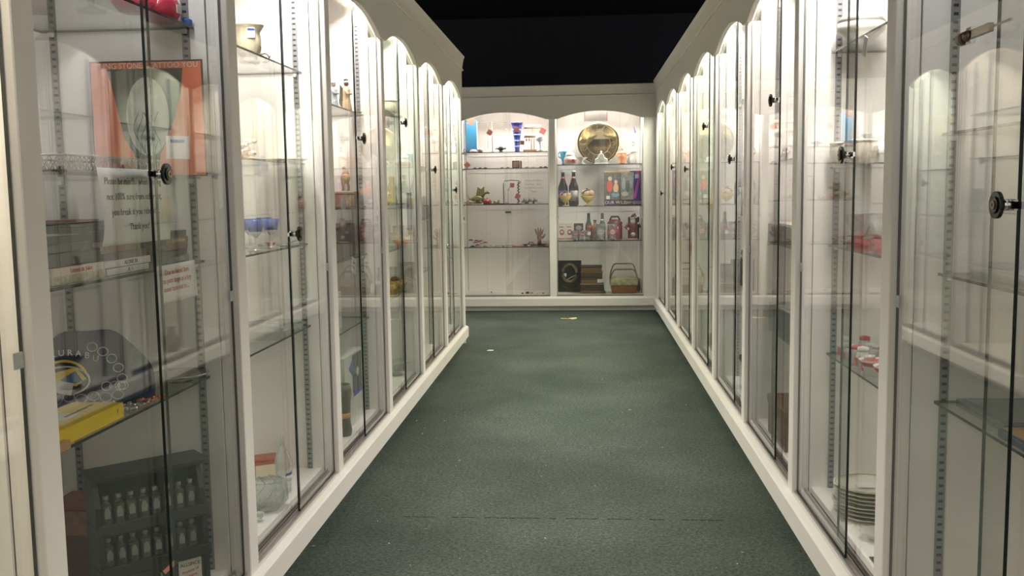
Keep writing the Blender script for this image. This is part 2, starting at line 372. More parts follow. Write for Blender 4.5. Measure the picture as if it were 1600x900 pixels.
for k in range(-1, 8):
    e = R_END[k+1]; u1 = R_END[k+2]-PW
    make_case('display_case', RLAB[k], GR, fr_right, e, u1, RSH[k], *RLAMP[k], sf=.095, lock=RLOCK.get(k), last=(k == 7), n_post=2 if k == -1 else 1, overlap=.13, dark_u=(e+u1)/2-.13)
BL0, BL1, BR0, BR1 = -1.074, -.290, -.232, .537
BSHL, BSHR = [.552, .935, 1.255, 1.398], [.602, .911, 1.277]
make_case('display_case', 'lit white display case across the aisle end, left of its centre post', GB, fr_back, BL0, BL1, BSHL, .9, 'pink', sf=.06, depth=.42, zspr=1.672, ztop=1.962, n_post=2, last=True)
PWs = PW; PW = .1075
make_case('display_case', 'lit white display case across the aisle end holding the round brass tray', GB, fr_back, BR0, BR1, BSHR, .9, 'white', sf=.06, depth=.42, zspr=1.672, ztop=1.962)
PW = PWs
make_case('display_case', 'white display case of the end row, mostly hidden by the left row', GB, fr_back, -1.92, BL0-PW, [.6, .9, 1.25], .9, 'white', sf=.06, depth=.42, zspr=1.672, ztop=1.962, n_post=0)
# filler strips where the right row meets the end cases, end panel of the left row
mb = MB(); mb.box((BF, R_END[9], -.02), (BF+.03, DF, Z_COR-.03)); struct(mb.build('trim_7', M_TRIM))
mb = MB(); mb.box((-AF-.50, 6.660, -.02), (-AF-.002, 6.678, Z_COR-.03)); struct(mb.build('trim_8', M_TRIM))
#ITEMS#
# ================================================================== contents
CUR = None; FIT = {}
def at_case(side, k, cluster=None):      # the case whose inside the next things must stay in
    global CUR
    CUR = (side, k, cluster) if side else None
def T(name, label, cat, x, y, z, rz=0, group=None):
    o = thing(name, label, cat, (x, y, z), rz, group)
    if CUR: FIT.setdefault(CUR if CUR[2] else CUR+(o.name,), []).append(o)
    return o
def keep_inside():
    bpy.context.view_layer.update()
    def below(o):
        yield o
        for c in o.children: yield from below(c)
    for key, obs in FIT.items():
        side, k = key[0], key[1]
        pts = []
        for o in obs:
            for c in below(o):
                if c.type == 'MESH': pts += [c.matrix_world @ Vector(b) for b in c.bound_box]
        if not pts: continue
        lo = [min(p[i] for p in pts) for i in range(3)]; hi = [max(p[i] for p in pts) for i in range(3)]
        E_ = {'L': L_END, 'R': R_END}[side]; a, b = E_[k+1]+.0135, E_[k+2]-PW-.0135
        yc = (lo[1]+hi[1])/2; xc = (lo[0]+hi[0])/2
        dy = (b-hi[1]) if hi[1] > b else (a-lo[1]) if lo[1] < a else 0
        dx = xc*dy/yc
        f, g = (-AF-.437, -AF-.040) if side == 'L' else (BF+.040, BF+.437)
        if lo[0]+dx < f: dx = f-lo[0]
        if hi[0]+dx > g: dx = g-hi[0]
        for o in obs: o.location.x += dx; o.location.y += dy
def col(r, g, b, rough=.45, metal=0, noise=0, scale=40):
    return mat('c_%02x%02x%02x_%d_%d_%d' % (int(r*255), int(g*255), int(b*255), rough*100, metal*100, noise*100), (r, g, b), rough, metal, noise=noise, scale=scale)
WHITE = col(.78, .77, .74, .35); CREAM = col(.80, .70, .50, .3); RED = col(.52, .035, .04, .35); NAVY = col(.02, .03, .085, .8)
PINK = col(.90, .33, .30, .6); BROWN = col(.16, .075, .035, .5); TAN = col(.50, .30, .14, .55); BLACK = M_BLACK
GOLD = col(.75, .52, .18, .25, .9); SILVER = col(.62, .61, .60, .2, .95); TEAL = col(.02, .16, .30, .5); BLUE = col(.03, .08, .40, .35)
YELLOW = col(.85, .62, .03, .45); GREEN = col(.02, .13, .05, .15); COPPER = col(.65, .25, .12, .3, .7)
def bezel(o, w=.001):
    b = o.modifiers.new('bevel', 'BEVEL'); b.width = w; b.segments = 2; return o
def price_tag(name, label, x, y, z, rot, w=.03, h=.02, m=None, group=None, writing=None, line=None):
    """thin card standing or hanging; its face looks along local -Y"""
    mb = MB(); mb.cbox((0, 0, 0), (w, .0012, h)); o = mb.build(name, m or M_PAPER, None, (x, y, z), rot=rot)
    tag(o, label, 'price tag', group)
    if line: q = MB(); q.cbox((0, -.0009, h*.28), (w*.6, .0006, h*.14)); q.build('blue_print', BLUE, o)
    if writing: text(writing, h*.3, o, (0, -.0012, 0), (PI/2, 0, 0), M_INK)
    return o
def paper_sheet(name, label, cat, X, y0, y1, z0, z1, lines, size, ink, curl=.02, skew=0, ctop=0):
    """sheet taped inside a left-row pane, facing the aisle (+X)"""
    r = T(name, label, cat, X, (y0+y1)/2, (z0+z1)/2); mb = MB(); n, k = 10, 8; w, h = y1-y0, z1-z0
    vs = []
    for side in (0, 1):
        for i in range(n+1):
            for j in range(k+1):
                u, v = i/n, j/k
                yy = -w/2+w*u+skew*(1-v)*w; zz = -h/2+h*v
                xx = -curl*max(0, (1-v)-.55)**2*2*(1 if u < .5 else .6)-ctop*(u-.5)**2*v - side*.0004
                mb.v.append((xx, yy, zz))
    W = k+1; N = (n+1)*W
    for i in range(n):
        for j in range(k):
            a = i*W+j; mb.face([a, a+W, a+W+1, a+1], 0, True); mb.face([N+a, N+a+1, N+a+W+1, N+a+W], 0, True)
    for i in range(n):
        for j in (0, k): a = i*W+j; mb.face([a, N+a, N+a+W, a+W])
    for j in range(k):
        for i in (0, n): a = i*W+j; mb.face([a, a+1, N+a+1, N+a])
    mb.build('sheet', M_PAPER, r)
    for q, (s, yo, zo) in enumerate(lines):
        text(s, size, r, (.0015, yo*w, zo*h), (PI/2, 0, PI/2), ink, 'lettering')
    return r
M_MEDIA = [col(.02, .02, .022, .3), col(.75, .73, .68, .4), col(.06, .03, .02, .35), col(.10, .10, .11, .3), col(.35, .20, .06, .4), col(.04, .04, .07, .35)]
def film_case(label, x, y, z, rz, body, spine=None, txt=None, tm=None, L=.19, T_=.0145, W_=.135, top=None, group='film cases stacked on the middle shelf'):
    """lying box, spine on local -Y ... spine length along local X"""
    r = T('film_case', label, 'film case', x, y, z, rz, group)
    mb = MB(); mb.box((-L/2, 0, 0), (L/2, W_, T_)); bezel(mb.build('shell', body, r), .0012)
    if spine is not None: mb = MB(); mb.box((-L/2+.004, -.0006, .001), (L/2-.004, .0008, T_-.001)); mb.build('spine_label', spine, r)
    if top is not None: mb = MB(); mb.box((-L/2+.004, .004, T_-.0002), (L/2-.004, W_-.006, T_+.0004)); mb.build('cover_sheet', top, r)
    if txt: text(txt, T_*.82, r, (.008, -.0009, T_*.5), (PI/2, 0, 0), tm or M_INK)
    return r

at_case('L', 1, 'films')
# ---------------- left row, unlit case: shelf of film cases (z .900)
Z3 = .9002; FX = -.925
RZL = PI/2                                   # local -Y looks at the aisle (+X)
ya = col_y(77, FX, .91); yb = col_y(165, FX, .91); yc = (ya+yb)/2+.006
t = Z3
film_case('film case with worn pale spine at the bottom of the stack nearest the post', FX, yc, t, RZL, M_MEDIA[1], col(.55, .52, .35, .5, 0, .8, 120)); t += .0147
film_case('cream film case whose spine reads Letters to Juliet in red', FX, yc-.004, t, RZL+.02, M_MEDIA[1], col(.82, .76, .62), 'Letters to Juliet', M_REDINK, top=col(.55, .05, .04), T_=.0155); t += .0157
film_case('thick black tape case on top of the Letters to Juliet case', FX-.004, yc-.012, t, RZL-.03, M_MEDIA[0], T_=.0255, L=.187); t += .0257
film_case('dark grey tape case with a silver blot, near the post', FX-.01, yc-.018, t, RZL+.04, M_MEDIA[3], T_=.0145); t += .0147
film_case('slim black film case with a white sleeve edge on top of the first stack', FX-.02, yc-.03, t, RZL, M_MEDIA[0], top=col(.75, .74, .72), L=.17); t += .0147
y2 = col_y(200, FX, .91)+.002; t = Z3
film_case('black and white film case with an arrow on its spine, under the second stack', FX, y2, t, RZL, M_MEDIA[0], col(.75, .74, .72), '  ▶ '.strip() and 'A  >', M_INK); t += .0147
film_case('white film case with a red top edge in the second stack', FX, y2+.003, t, RZL-.02, M_MEDIA[1], col(.8, .79, .75), 'ALONE IN', M_INK, top=col(.5, .05, .04)); t += .0147
film_case('film case with a dark violet spine in the second stack', FX-.003, y2-.002, t, RZL+.02, M_MEDIA[5], col(.10, .07, .08, .4, 0, .6, 90)); t += .0147
film_case('film case with a brown and gold spine topping the second stack', FX-.008, y2-.012, t, RZL+.03, M_MEDIA[4], col(.30, .17, .05, .4, 0, .7, 90), L=.185); t += .0147
at_case('L', 1, 'films2'); y3 = 2.165; t = Z3
for q, (m_, sp, tx, lb) in enumerate([(M_MEDIA[5], col(.10, .12, .22), 'MELINDA', 'dark blue film case at the bottom of the third stack'), (M_MEDIA[0], None, None, 'plain black film case low in the third stack'), (M_MEDIA[2], col(.22, .05, .04), None, 'film case with a dark red spine in the third stack'), (M_MEDIA[2], col(.20, .12, .05), 'Justice Honor', 'brown film case with gold spine letters near the top of the third stack'), (M_MEDIA[0], None, None, 'black film case topping the third stack')]):
    film_case(lb, -.945, y3, t, RZL+(-.02, .03, 0, -.02, .04)[q], m_, sp, tx, col(.7, .55, .3), L=.118, W_=.125); t += .0147
at_case('L', 1, 'films3'); t = Z3
for q in range(3):
    film_case('%s tape case in the rear stack at the back panel' % ('black', 'dark grey', 'glossy black', 'charcoal')[q] + (', lowest', ', second', ', third', ', topmost')[q].replace(',', ' and'), -1.085, 2.06+(0, .01, -.012, .005)[q], t, RZL+.03*(q-1), M_MEDIA[(0, 3, 0, 3)[q]], L=.19, T_=.0255, W_=.11); t += .0257
r = T('tape_recorder', 'flat black tape player lying on the rear tape stack', 'tape player', -1.14, 2.055, Z3+.0774, 0)
mb = MB(); mb.box((-.05, -.085, 0), (.05, .085, .014)); bezel(mb.build('shell', BLACK, r), .004)
mb = MB(); mb.box((-.055, -.10, .0142), (.055, .10, .024)); bezel(mb.build('lid', col(.03, .03, .035, .3), r), .004)
mb = MB(); mb.box((-.04, -.06, .0242), (.04, .05, .0275)); mb.build('cassette_door', col(.30, .03, .03, .3), r)

# ---------------- left row, unlit case: shelf with the record sleeve (z 1.10)
at_case('L', 1); Z2 = 1.1002; YR = 2.205
xl, xr = col_x(145, YR, 1.25), col_x(320, YR, 1.25); zt_ = row_z(230, 89, Y=YR); zt_ = min(zt_, Z2+.27)
r = T('record_sleeve', 'square orange and black record sleeve leaning on the far side panel', 'record sleeve', (xl+xr)/2, YR, Z2)
W, H = xr-xl, zt_-Z2
mb = MB(); mb.box((-W/2, -.004, 0), (W/2, .0, H)); mb.build('sleeve', col(.03, .02, .02, .35), r)
mb = MB(); mb.box((-W/2+.003, -.0046, .003), (W/2-.003, -.0042, H-.004)); mb.build('cover_print', col(.80, .17, .07, .4), r)
mb = MB(); pts = [(-.27*W+.02*math.sin(i*1.3), .02*H) if False else 0 for i in range(0)]
def oval(cx_, cz_, a, b, n=28, sq=1): return [(cx_+a*math.cos(2*PI*i/n), cz_+b*math.sin(2*PI*i/n)) for i in range(n)]
mb = MB(); mb.prism([(-.34*W, .93*H), (.33*W, .93*H), (.30*W, .72*H), (.24*W, .50*H), (.10*W, .20*H), (.06*W, .02*H), (-.10*W, .02*H), (-.14*W, .20*H), (-.22*W, .34*H), (-.27*W, .60*H)], 1, -.0052, -.0047); mb.build('dark_shape', col(.03, .03, .028, .4), r)
mb = MB()
mb.prism(oval(.0, .52*H, .19*W, .34*H), 1, -.0058, -.0053)
mb.build('grey_oval', mat('grey_marble_print', (.42, .43, .38), .4, noise=.6, scale=35), r)
mb = MB()
for q in range(7): mb.tube([(-.10*W+.03*W*q+.03*W*math.sin(z_*.9+q), -.0062, H*(.16+.05*z_)) for z_ in range(9)], .0009, 5)
mb.build('line_pattern', M_INK, r)
text('LING STONES TATTOO YOU', H*.068, r, (.03*W, -.0056, H*.955), (PI/2, 0, 0), col(.75, .72, .62), sx=1.0)
price_tag('price_tag', 'pale pink price card with blue print in front of the record sleeve', col_x(285, 2.17, 1.12), 2.15, Z2+.065, (0.0, .03, -.05), .056, .052, col(.85, .70, .70), line=True)
# openwork tray
r = T('lattice_tray', 'dark openwork metal tray edge on the upper shelf of the unlit case', 'tray', -.99, 1.80, Z2)
mb = MB(); mb.box((-.085, -.17, 0), (.085, .20, .004)); mb.build('tray_base', col(.10, .09, .08, .4, .6), r)
mb = MB()
for s in (-1, 1):
    mb.tube([(.085*s, -.17, .03), (.085*s, .20, .03)], .0022, 6)
    for i in range(24): y_ = -.17+.37*i/24; mb.tube([(.085*s, y_, .003), (.085*s, y_+.0155, .03)], .0012, 5); mb.tube([(.085*s, y_+.0155, .003), (.085*s, y_, .03)], .0012, 5)
for y_ in (-.17, .20):
    mb.tube([(-.085, y_, .03), (.085, y_, .03)], .0022, 6)
    for i in range(11): x_ = -.085+.17*i/11; mb.tube([(x_, y_, .003), (x_+.0155, y_, .03)], .0012, 5); mb.tube([(x_+.0155, y_, .003), (x_, y_, .03)], .0012, 5)
mb.build('lattice_rim', col(.35, .33, .30, .35, .8), r)
r = T('black_bow', 'small black scarf with a white edge folded behind the tray', 'scarf', -1.16, 1.80, Z2)
mb = MB(); mb.ball((0, 0, .014), .012, 0, (1, 1.2, 1)); mb.ball((0, -.05, .013), .03, 0, (.5, 1.3, .42)); mb.ball((0, .05, .013), .03, 0, (.5, 1.3, .42)); mb.build('folds', BLACK, r)
# top shelf of the unlit case (z 1.45)
Z1 = 1.4502
def lobed_dish(name, label, x, y, z, R_, H_, m, extra=None, cat='dish', flute=.06, nf=8):
    r = T(name, label, cat, x, y, z)
    mb = MB(); mb.lathe([(R_*.45, 0), (R_*.5, .004), (R_*.8, H_*.4), (R_, H_), (R_*.96, H_), (R_*.76, H_*.45), (R_*.4, .009), (0, .008)], (0, 0, 0), 40, 0, True, flute, nf); mb.build('bowl', m, r); return r
RUBY = glassmat('ruby_glass', (.75, .08, .14), body=.55)
r = T('ruby_glass_apple', 'ruby red glass apple with price sticker on the top shelf', 'glass ornament', -1.0, col_y(262, -.985, 1.47), Z1)
mb = MB(); mb.lathe([(.012, 0), (.03, .003), (.042, .022), (.043, .04), (.034, .06), (.018, .066), (.004, .058), (0, .055)], (0, 0, 0), 28); mb.build('body', RUBY, r)
mb = MB(); mb.tube([(0, 0, .056), (.003, .002, .07), (.010, .004, .082)], [.003, .0025, .003], 7); mb.build('stalk', GREEN, r)
mb = MB(); mb.box((.0415, -.012, .022), (.0435, .012, .040)); mb.build('price_sticker', M_PAPER, r)
r = T('red_glass_dish', 'shallow dark red glass dish beside the ruby apple', 'dish', -.97, col_y(228, -.97, 1.46)-.06, Z1)
mb = MB(); mb.lathe([(.02, 0), (.03, .003), (.045, .022), (.042, .022), (.025, .006), (0, .005)], (0, 0, 0), 30, 0, True, .05, 10); mb.build('bowl', RUBY, r)
r = T('framed_card', 'small brownish pink framed card leaning on the back panel of the top shelf', 'framed card', -1.20, 2.02, Z1, .5)
mb = MB(); mb.box((-.055, 0, 0), (.055, .008, .10)); mb.build('frame', col(.12, .11, .11), r); mb = MB(); mb.box((-.047, -.001, .012), (.047, .0, .092)); mb.build('card', col(.42, .24, .24, .5, 0, .25, 20), r)
mb = MB(); mb.box((-.05, -.006, .0), (.02, -.001, .012)); mb.build('clip', SILVER, r)
r = T('glass_comport', 'clear glass pedestal dish with a curled rim on the top shelf', 'pedestal dish', -1.05, 2.03, Z1)
mb = MB(); mb.lathe([(.03, 0), (.03, .003), (.006, .012), (.006, .03), (.03, .045), (.055, .06), (.052, .061), (.02, .045), (0, .04)], (0, 0, 0), 30, 0, True, .05, 6); mb.build('dish', M_CLEAR, r)
o = MB().cbox((0, 0, .008), (.016, .02, .016)).build('blue_eraser', col(.03, .13, .42), None, (-.918, 2.222, Z1)); tag(bezel(o, .003), 'little blue block at the end of the top shelf', 'block')

# ---------------- navy garment, dish, jewellery, yellow box (shelf z .617)
Z4 = .6172
r = T('folded_shirt', 'folded navy shirt with KURABU lettering and a yellow and white bird crest', 'shirt', -1.05, 1.935, Z4, .30)
mb = MB(); n_, k_ = 26, 10; a_, h_, th = .130, .160, .022
for side in (1, -1):
    for i in range(n_+1):
        th_ = PI*i/n_
        for j in range(k_+1):
            f_ = j/k_; xx = -a_*math.cos(th_)*f_*(1+.04*math.sin(5*th_)); zz = max(0, h_*abs(math.sin(th_))**.75*f_*(1+.03*math.sin(7*th_)))
            mb.v.append((xx, -side*th*(1-f_**3)*(.9+.2*math.sin(9*th_+f_*5))-.02+zz*.10, zz))
Wd = k_+1; N_ = (n_+1)*Wd
for i in range(n_):
    for j in range(k_):
        a = i*Wd+j; mb.face([a, a+1, a+Wd+1, a+Wd], 0, True); mb.face([N_+a, N_+a+Wd, N_+a+Wd+1, N_+a+1], 0, True)
mb.build('cloth', NAVY, r)
def ring(cx_, cz_, a, b, y, m, nm, wd=.003, a0=0, a1=2*PI, n=30):
    mb = MB(); mb.tube([(cx_+a*math.cos(a0+(a1-a0)*i/n), y+.10*(cz_+b*math.sin(a0+(a1-a0)*i/n)), cz_+b*math.sin(a0+(a1-a0)*i/n)) for i in range(n+1)], wd, 6); return mb.build(nm, m, r)
ring(-.045, .062, .045, .036, -.047, YELLOW, 'crest_ring', .0028, .3, 2.9); ring(-.045, .056, .050, .030, -.046, WHITE, 'crest_ring', .0022, -1.2, 2.2)
mb = MB(); mb.prism([(-.085, .05), (-.06, .075), (-.02, .085), (.0, .06), (-.02, .045), (-.05, .052)], 1, -.046, -.043); mb.build('bird_crest', YELLOW, r)
mb = MB(); mb.prism([(-.05, .060), (-.02, .078), (-.006, .055), (-.03, .050)], 1, -.0475, -.0465); mb.build('bird_crest', col(.05, .13, .35), r)
for q in range(9): a = 1.25-q*.27; ring(.0+.085*math.cos(a)-.015, .040+.088*max(0, math.sin(a)), .010, .009, -.040, col(.55, .60, .72), 'cloud_embroidery', .0011)
for q in range(6): ring(-.06+.024*q, .018+.004*(q % 2), .011, .009, -.046, col(.45, .50, .70), 'cloud_embroidery', .0011)
for q, ch in enumerate('KURABU'): text(ch, .018, r, (-.064+.0165*q, -.034, .112+.0035*q-.0012*q*q), (PI/2-.1, -.10+.05*q, 0), col(.65, .70, .78))
mb = MB(); mb.box((-.085, -.056, .020), (-.035, -.055, .046)); mb.build('price_tag', M_PAPER, r, rot=(0, .25, 0))
r = T('silver_dish', 'round silver dish standing on the shelf behind the jewellery', 'dish', -1.02, col_y(280, -1.02, .62), Z4)
mb = MB(); mb.lathe([(.028, 0), (.030, .004), (.055, .012), (.068, .02), (.066, .021), (.05, .014), (.0, .007)], (0, 0, 0), 36); mb.build('dish', SILVER, r)
random.seed(4)
for q, (px_, pz, lb, m_) in enumerate([(172, .0, 'tangled pale bead necklace on the shelf beside the yellow box', col(.75, .68, .62)), (205, 0, 'silver chain bracelet curled on the shelf', SILVER), (228, 0, 'copper toned brooch with a white ribbon near the shelf edge', COPPER), (190, 0, 'pearl string lying in front of the navy shirt', WHITE)]):
    X_ = (-.955, -.935, -.925, -.985)[q]; yy = col_y(px_, X_, .62)
    r = T('necklace' if q != 2 else 'brooch', lb, 'jewellery', X_-(.0, .0, .0, .03)[q], yy+(.012, .0, .03, .0)[q], Z4)
    pts = [(.020*math.cos(1.1*i+q)*(1+.3*math.sin(2*i)), .030*math.sin(.9*i), .0035+.004*abs(math.sin(1.7*i))) for i in range(22)]
    mb = MB()
    for p in pts: mb.ball(p, .0034, 0, (1, 1, 1), 7, 5)
    mb.tube(pts, .0008, 4); mb.build('beads', m_, r)
r = T('yellow_box', 'long yellow cardboard box at the front of the lower shelf', 'box', -.945, 0, Z4, 0)
ya = col_y(80, -.915, .64); yb = col_y(193, -.915, .64); r.location.y = yb
mb = MB(); mb.box((-.075, -.33, 0), (.030, 0, .030)); bezel(mb.build('carton', YELLOW, r), .001)
mb = MB(); mb.box((-.055, -.16, .0302), (-.005, -.10, .0306)); mb.build('price_label', M_PAPER, r)
text('TRAFO LUX', .010, r, (-.02, -.05, .0306), (0, 0, PI/2), M_INK); text('?', .014, r, (.0306, -.025, .016), (PI/2, 0, PI/2), M_INK)
mb = MB(); mb.box((-.022, -.13, .0303), (-.016, -.05, .0307)); mb.build('print', M_INK, r)
at_case(None, 0); r = T('wooden_block', 'pale wooden block end under the near end of the yellow box shelf', 'wood block', -.918, col_y(104, -.905, .62)-.05, Z4)
mb = MB(); mb.box((-.0, -.07, 0), (.0, .05, .016)) if False else mb.box((.0075, -.07, 0), (.022, .05, .016)); bezel(mb.build('block', TAN, r), .001)
r.location.y -= .0; r.location.x = -.9185+.0

# ---------------- spice rack on the case bottom (z .125)
ZB = .1252
YS = 2.06; xa, xb = col_x(150, 1.98, .40), min(-.91, col_x(346, 2.14, .40)); RA = math.atan2(.16, xb-xa); RW = math.hypot(.16, xb-xa)
at_case('L', 1, 'spices')
SR = T('spice_rack', 'black wooden spice rack with two rows of glass jars and a drawer', 'spice rack', (xa+xb)/2, YS, ZB, RA)
RH = row_z(240, 724, Y=YS)-ZB
wood = col(.022, .021, .020, .4); D_ = .085
def rk(nm, a, b, bev=.002): mb = MB(); mb.box(a, b); return bezel(mb.build(nm, wood, SR), bev)
mb = MB()
for s in (-1, 1):
    sx = s*RW/2; prof = [(0, 0), (D_, 0), (D_, RH-.012), (.035, RH-.012), (.025, RH-.04), (.012, RH-.075), (.014, RH*.62), (0, RH*.60)]
    prof = [(p-D_/2, q) for p, q in prof]; m2 = MB(); m2.prism(prof, 0, sx-.006, sx+.006); m2.build('side', wood, SR)
rk('top_board', (-RW/2-.014, -D_/2-.008, RH-.012), (RW/2+.014, D_/2+.003, RH))
rk('rear_board', (-RW/2+.006, D_/2-.008, 0), (RW/2-.006, D_/2-.001, RH-.012))
R1Z, R2Z = RH*.635, RH*.335
for z_ in (R1Z, R2Z):
    rk('shelf', (-RW/2-.008, -D_/2-.010, z_-.012), (RW/2+.008, D_/2-.008, z_))
    rk('front_rail', (-RW/2-.008, -D_/2-.012, z_-.016), (RW/2+.008, -D_/2-.004, z_+.010))
rk('bottom_board', (-RW/2+.006, -D_/2, 0), (RW/2-.006, D_/2-.008, .012))
mb = MB(); mb.box((-RW/2+.009, -D_/2-.004, .016), (RW/2-.009, -D_/2+.010, R2Z-.020)); dr = bezel(mb.build('drawer', wood, SR), .002)
mb = MB(); mb.box((RW*.20, -D_/2-.0055, .035), (RW*.43, -D_/2-.0045, .035+RW*.24)); tg = mb.build('name_plate', col(.62, .60, .52), dr)
text('ALLSPICE', .0115, dr, (RW*.315, -D_/2-.0062, .035+RW*.185), (PI/2, 0, 0), M_INK); text('Product of', .009, dr, (RW*.315, -D_/2-.0062, .035+RW*.12), (PI/2-.0, -.15, 0), M_REDINK); text('Jamaica', .009, dr, (RW*.325, -D_/2-.0062, .035+RW*.07), (PI/2, -.15, 0), M_REDINK)
mb = MB()
for q in range(5): mb.tube([(-RW*.05+.012*q, -D_/2-.008, .035), (-RW*.04+.012*q, -D_/2-.012, .06+.004*q)], .0022, 6)
mb.build('wire_handle', SILVER, dr)
M_JAR = glassmat('jar_glass', (.80, .80, .74), body=.12)
spices = [col(.10, .09, .07), col(.16, .14, .10), col(.13, .11, .06), col(.05, .045, .04), col(.09, .08, .07), col(.12, .10, .08), col(.20, .20, .18), col(.22, .21, .17),
          col(.14, .10, .05), col(.16, .10, .04), col(.12, .08, .05), col(.45, .19, .05), col(.05, .04, .04), col(.50, .26, .12), col(.06, .05, .05), col(.30, .22, .12)]
words = ['dark leafy', 'grey green', 'olive', 'near black', 'dusky', 'brown flecked', 'pale grey', 'light sandy', 'dull brown', 'ochre', 'murky brown', 'rusty orange', 'blackish', 'bright orange', 'charcoal', 'tan']
rt = Matrix.Translation(SR.location) @ Matrix.Rotation(RA, 4, 'Z')
for q in range(16):
    row, c_ = divmod(q, 8); x_ = -RW/2+RW*(c_+.5)/8*.93+RW*.035
    p = rt @ Vector((x_, -.010, (R1Z, R2Z)[row]))
    w_ = RW*.042
    j = T('spice_jar', 'square glass jar of %s spice, %s in the %s row of the rack' % (words[q], ('first', 'second', 'third', 'fourth', 'fifth', 'sixth', 'seventh', 'last')[c_], ('upper', 'lower')[row]), 'spice jar', p.x, p.y, p.z+.0003, RA, 'spice jars on the black rack')
    hj = RH*.20
    mb = MB(); mb.prism([(-w_, -w_*.7), (-w_*.7, -w_), (w_*.7, -w_), (w_, -w_*.7), (w_, w_*.7), (w_*.7, w_), (-w_*.7, w_), (-w_, w_*.7)], 2, 0, hj*.70); mb.lathe([(w_*.95, hj*.70), (w_*.62, hj*.78), (w_*.60, hj*.84)], (0, 0, 0), 12); mb.build('glass', M_JAR, j)
    mb = MB(); mb.prism([(-w_*.8, -w_*.8), (w_*.8, -w_*.8), (w_*.8, w_*.8), (-w_*.8, w_*.8)], 2, .002, hj*.58); mb.build('spice', spices[q], j)
    mb = MB(); mb.lathe([(w_*.68, hj*.84), (w_*.72, hj*.86), (w_*.72, hj*.97), (w_*.6, hj)], (0, 0, 0), 14); mb.build('lid', col(.35, .33, .28, .3, .5), j)
    mb = MB(); mb.prism([(-w_*.6, hj*.2), (w_*.6, hj*.2), (w_*.7, hj*.4), (w_*.35, hj*.58), (-w_*.35, hj*.58), (-w_*.7, hj*.4)], 1, -w_-.0006, -w_-.0001); mb.build('label', col(.34, .35, .29), j)
p = rt @ Vector((RW*.10, -D_/2-.016, R2Z-.02))
r = T('pink_clip', 'coral pink paper clip strip hanging on the spice rack rail', 'clip', p.x, p.y, p.z, RA); mb = MB(); mb.cbox((0, 0, 0), (.034, .002, .010)); mb.build('strip', PINK, r, rot=(0, -.6, 0))
r = T('green_ruler', 'bent green edged glass slip leaning on the spice rack drawer', 'glass slip', p.x+.012, p.y-.022, ZB+.001, RA); mb = MB(); mb.box((-.002, 0, 0), (.002, .003, .09)); mb.build('slip', col(.18, .30, .25, .2), r, rot=(0, -.25, 0))
at_case('L', 1); r = T('red_box', 'dark red carton with a brown carton under it left of the spice rack', 'box', -1.205, 2.15, ZB)
mb = MB(); mb.box((-.05, -.04, 0), (.05, .04, .13)); bezel(mb.build('carton', col(.12, .035, .03), r)); mb = MB(); mb.box((-.047, -.045, .1305), (.047, .035, .19)); bezel(mb.build('upper_carton', col(.28, .11, .06, .5, 0, .5, 60), r)); mb = MB(); mb.box((-.045, -.04, .1905), (.045, .035, .215)); bezel(mb.build('carton_lid', col(.25, .05, .06), r))
r = T('blue_box', 'dark blue box with a coloured end near the bottom of the unlit case', 'box', -.985, col_y(135, -.95, .25)-.04, ZB)
mb = MB(); mb.box((-.06, -.06, 0), (.06, .06, .145)); bezel(mb.build('carton', col(.02, .04, .20, .35), r), .002); mb = MB(); mb.box((.0602, -.055, .01), (.0608, .055, .13)); mb.build('end_print', col(.5, .25, .18, .4, 0, .9, 60), r)
r = T('handwritten_card', 'white handwritten card standing between the blue box and the spice rack', 'card', -.935, col_y(180, -.935, .25), ZB, PI/2-.5)
mb = MB(); mb.box((-.026, 0, .0), (.026, .001, .155)); mb.build('card', M_PAPER, r)
for q, s_ in enumerate(('Glass', 'w/ lid', 'when', '$12')): text(s_, .016, r, (0, -.001, .142-.018*q), (PI/2, 0, 0), M_INK)

# ---------------- papers on the panes of the unlit case
at_case(None, 0); XG = -.8685
yy0, yy1 = col_y(158, XG, 1.0), col_y(262, XG, 1.0)
paper_sheet('notice_paper', 'white printed notice taped behind the glass, asking visitors to be mindful', 'notice', XG-.002, yy0, yy1, row_z(210, 381, X=XG), row_z(210, 264, X=XG),
    [('Please be mindful when looking', .0, .33), ('not 100% sure from other set,', .01, .13), ('you break it you rebuild it.', .02, -.07), ('Thank you!', .05, -.27)], .0185, M_INK, curl=.03, skew=.10)
yy0, yy1 = col_y(246, XG, .85), col_y(309, XG, .85)
paper_sheet('red_note', 'small white note with red handwriting on the glass below the notice', 'note', XG-.002, yy0, yy1, row_z(278, 470, X=XG), row_z(278, 411, X=XG),
    [('Due to latest laws', .0, .30), ('to pots large as a key', .0, .08), ('some turn out to ...', -.02, -.14)], .0165, M_REDINK, curl=.0, skew=.02, ctop=.01)

# ---------------- second left case: cream urn, figurine, goblets, platter, jar, tin, bottle
def urn(label, x, y, z, s=1):
    r = T('urn_vase', label, 'vase', x, y, z, .4)
    mb = MB(); mb.lathe([(.030, 0), (.032, .006), (.022, .012), (.024, .02), (.034, .045), (.036, .07), (.033, .09), (.044, .108), (.047, .112), (.043, .113), (.030, .09), (0, .03)], (0, 0, 0), 48, 0, True, .025, 16); mb.build('body', CREAM, r)
    for sg in (-1, 1):
        mb = MB(); mb.tube([(sg*.034, 0, .05)]+[(sg*(.046-.014*math.cos(a*.6)), 0, .022+.012*math.sin(a*.6)-.0005*a) for a in range(0, 10)], [.005]*4+[.0055]*7, 8); mb.build('scroll_handle', CREAM, r)
    mb = MB(); mb.box((-.006, -.0395, .070), (.016, -.0375, .100)); mb.build('price_label', col(.72, .78, .84), r); mb = MB(); mb.box((-.005, -.0402, .091), (.015, -.0396, .097)); mb.build('blue_print', BLUE, r)
    return r
at_case('L', 2)
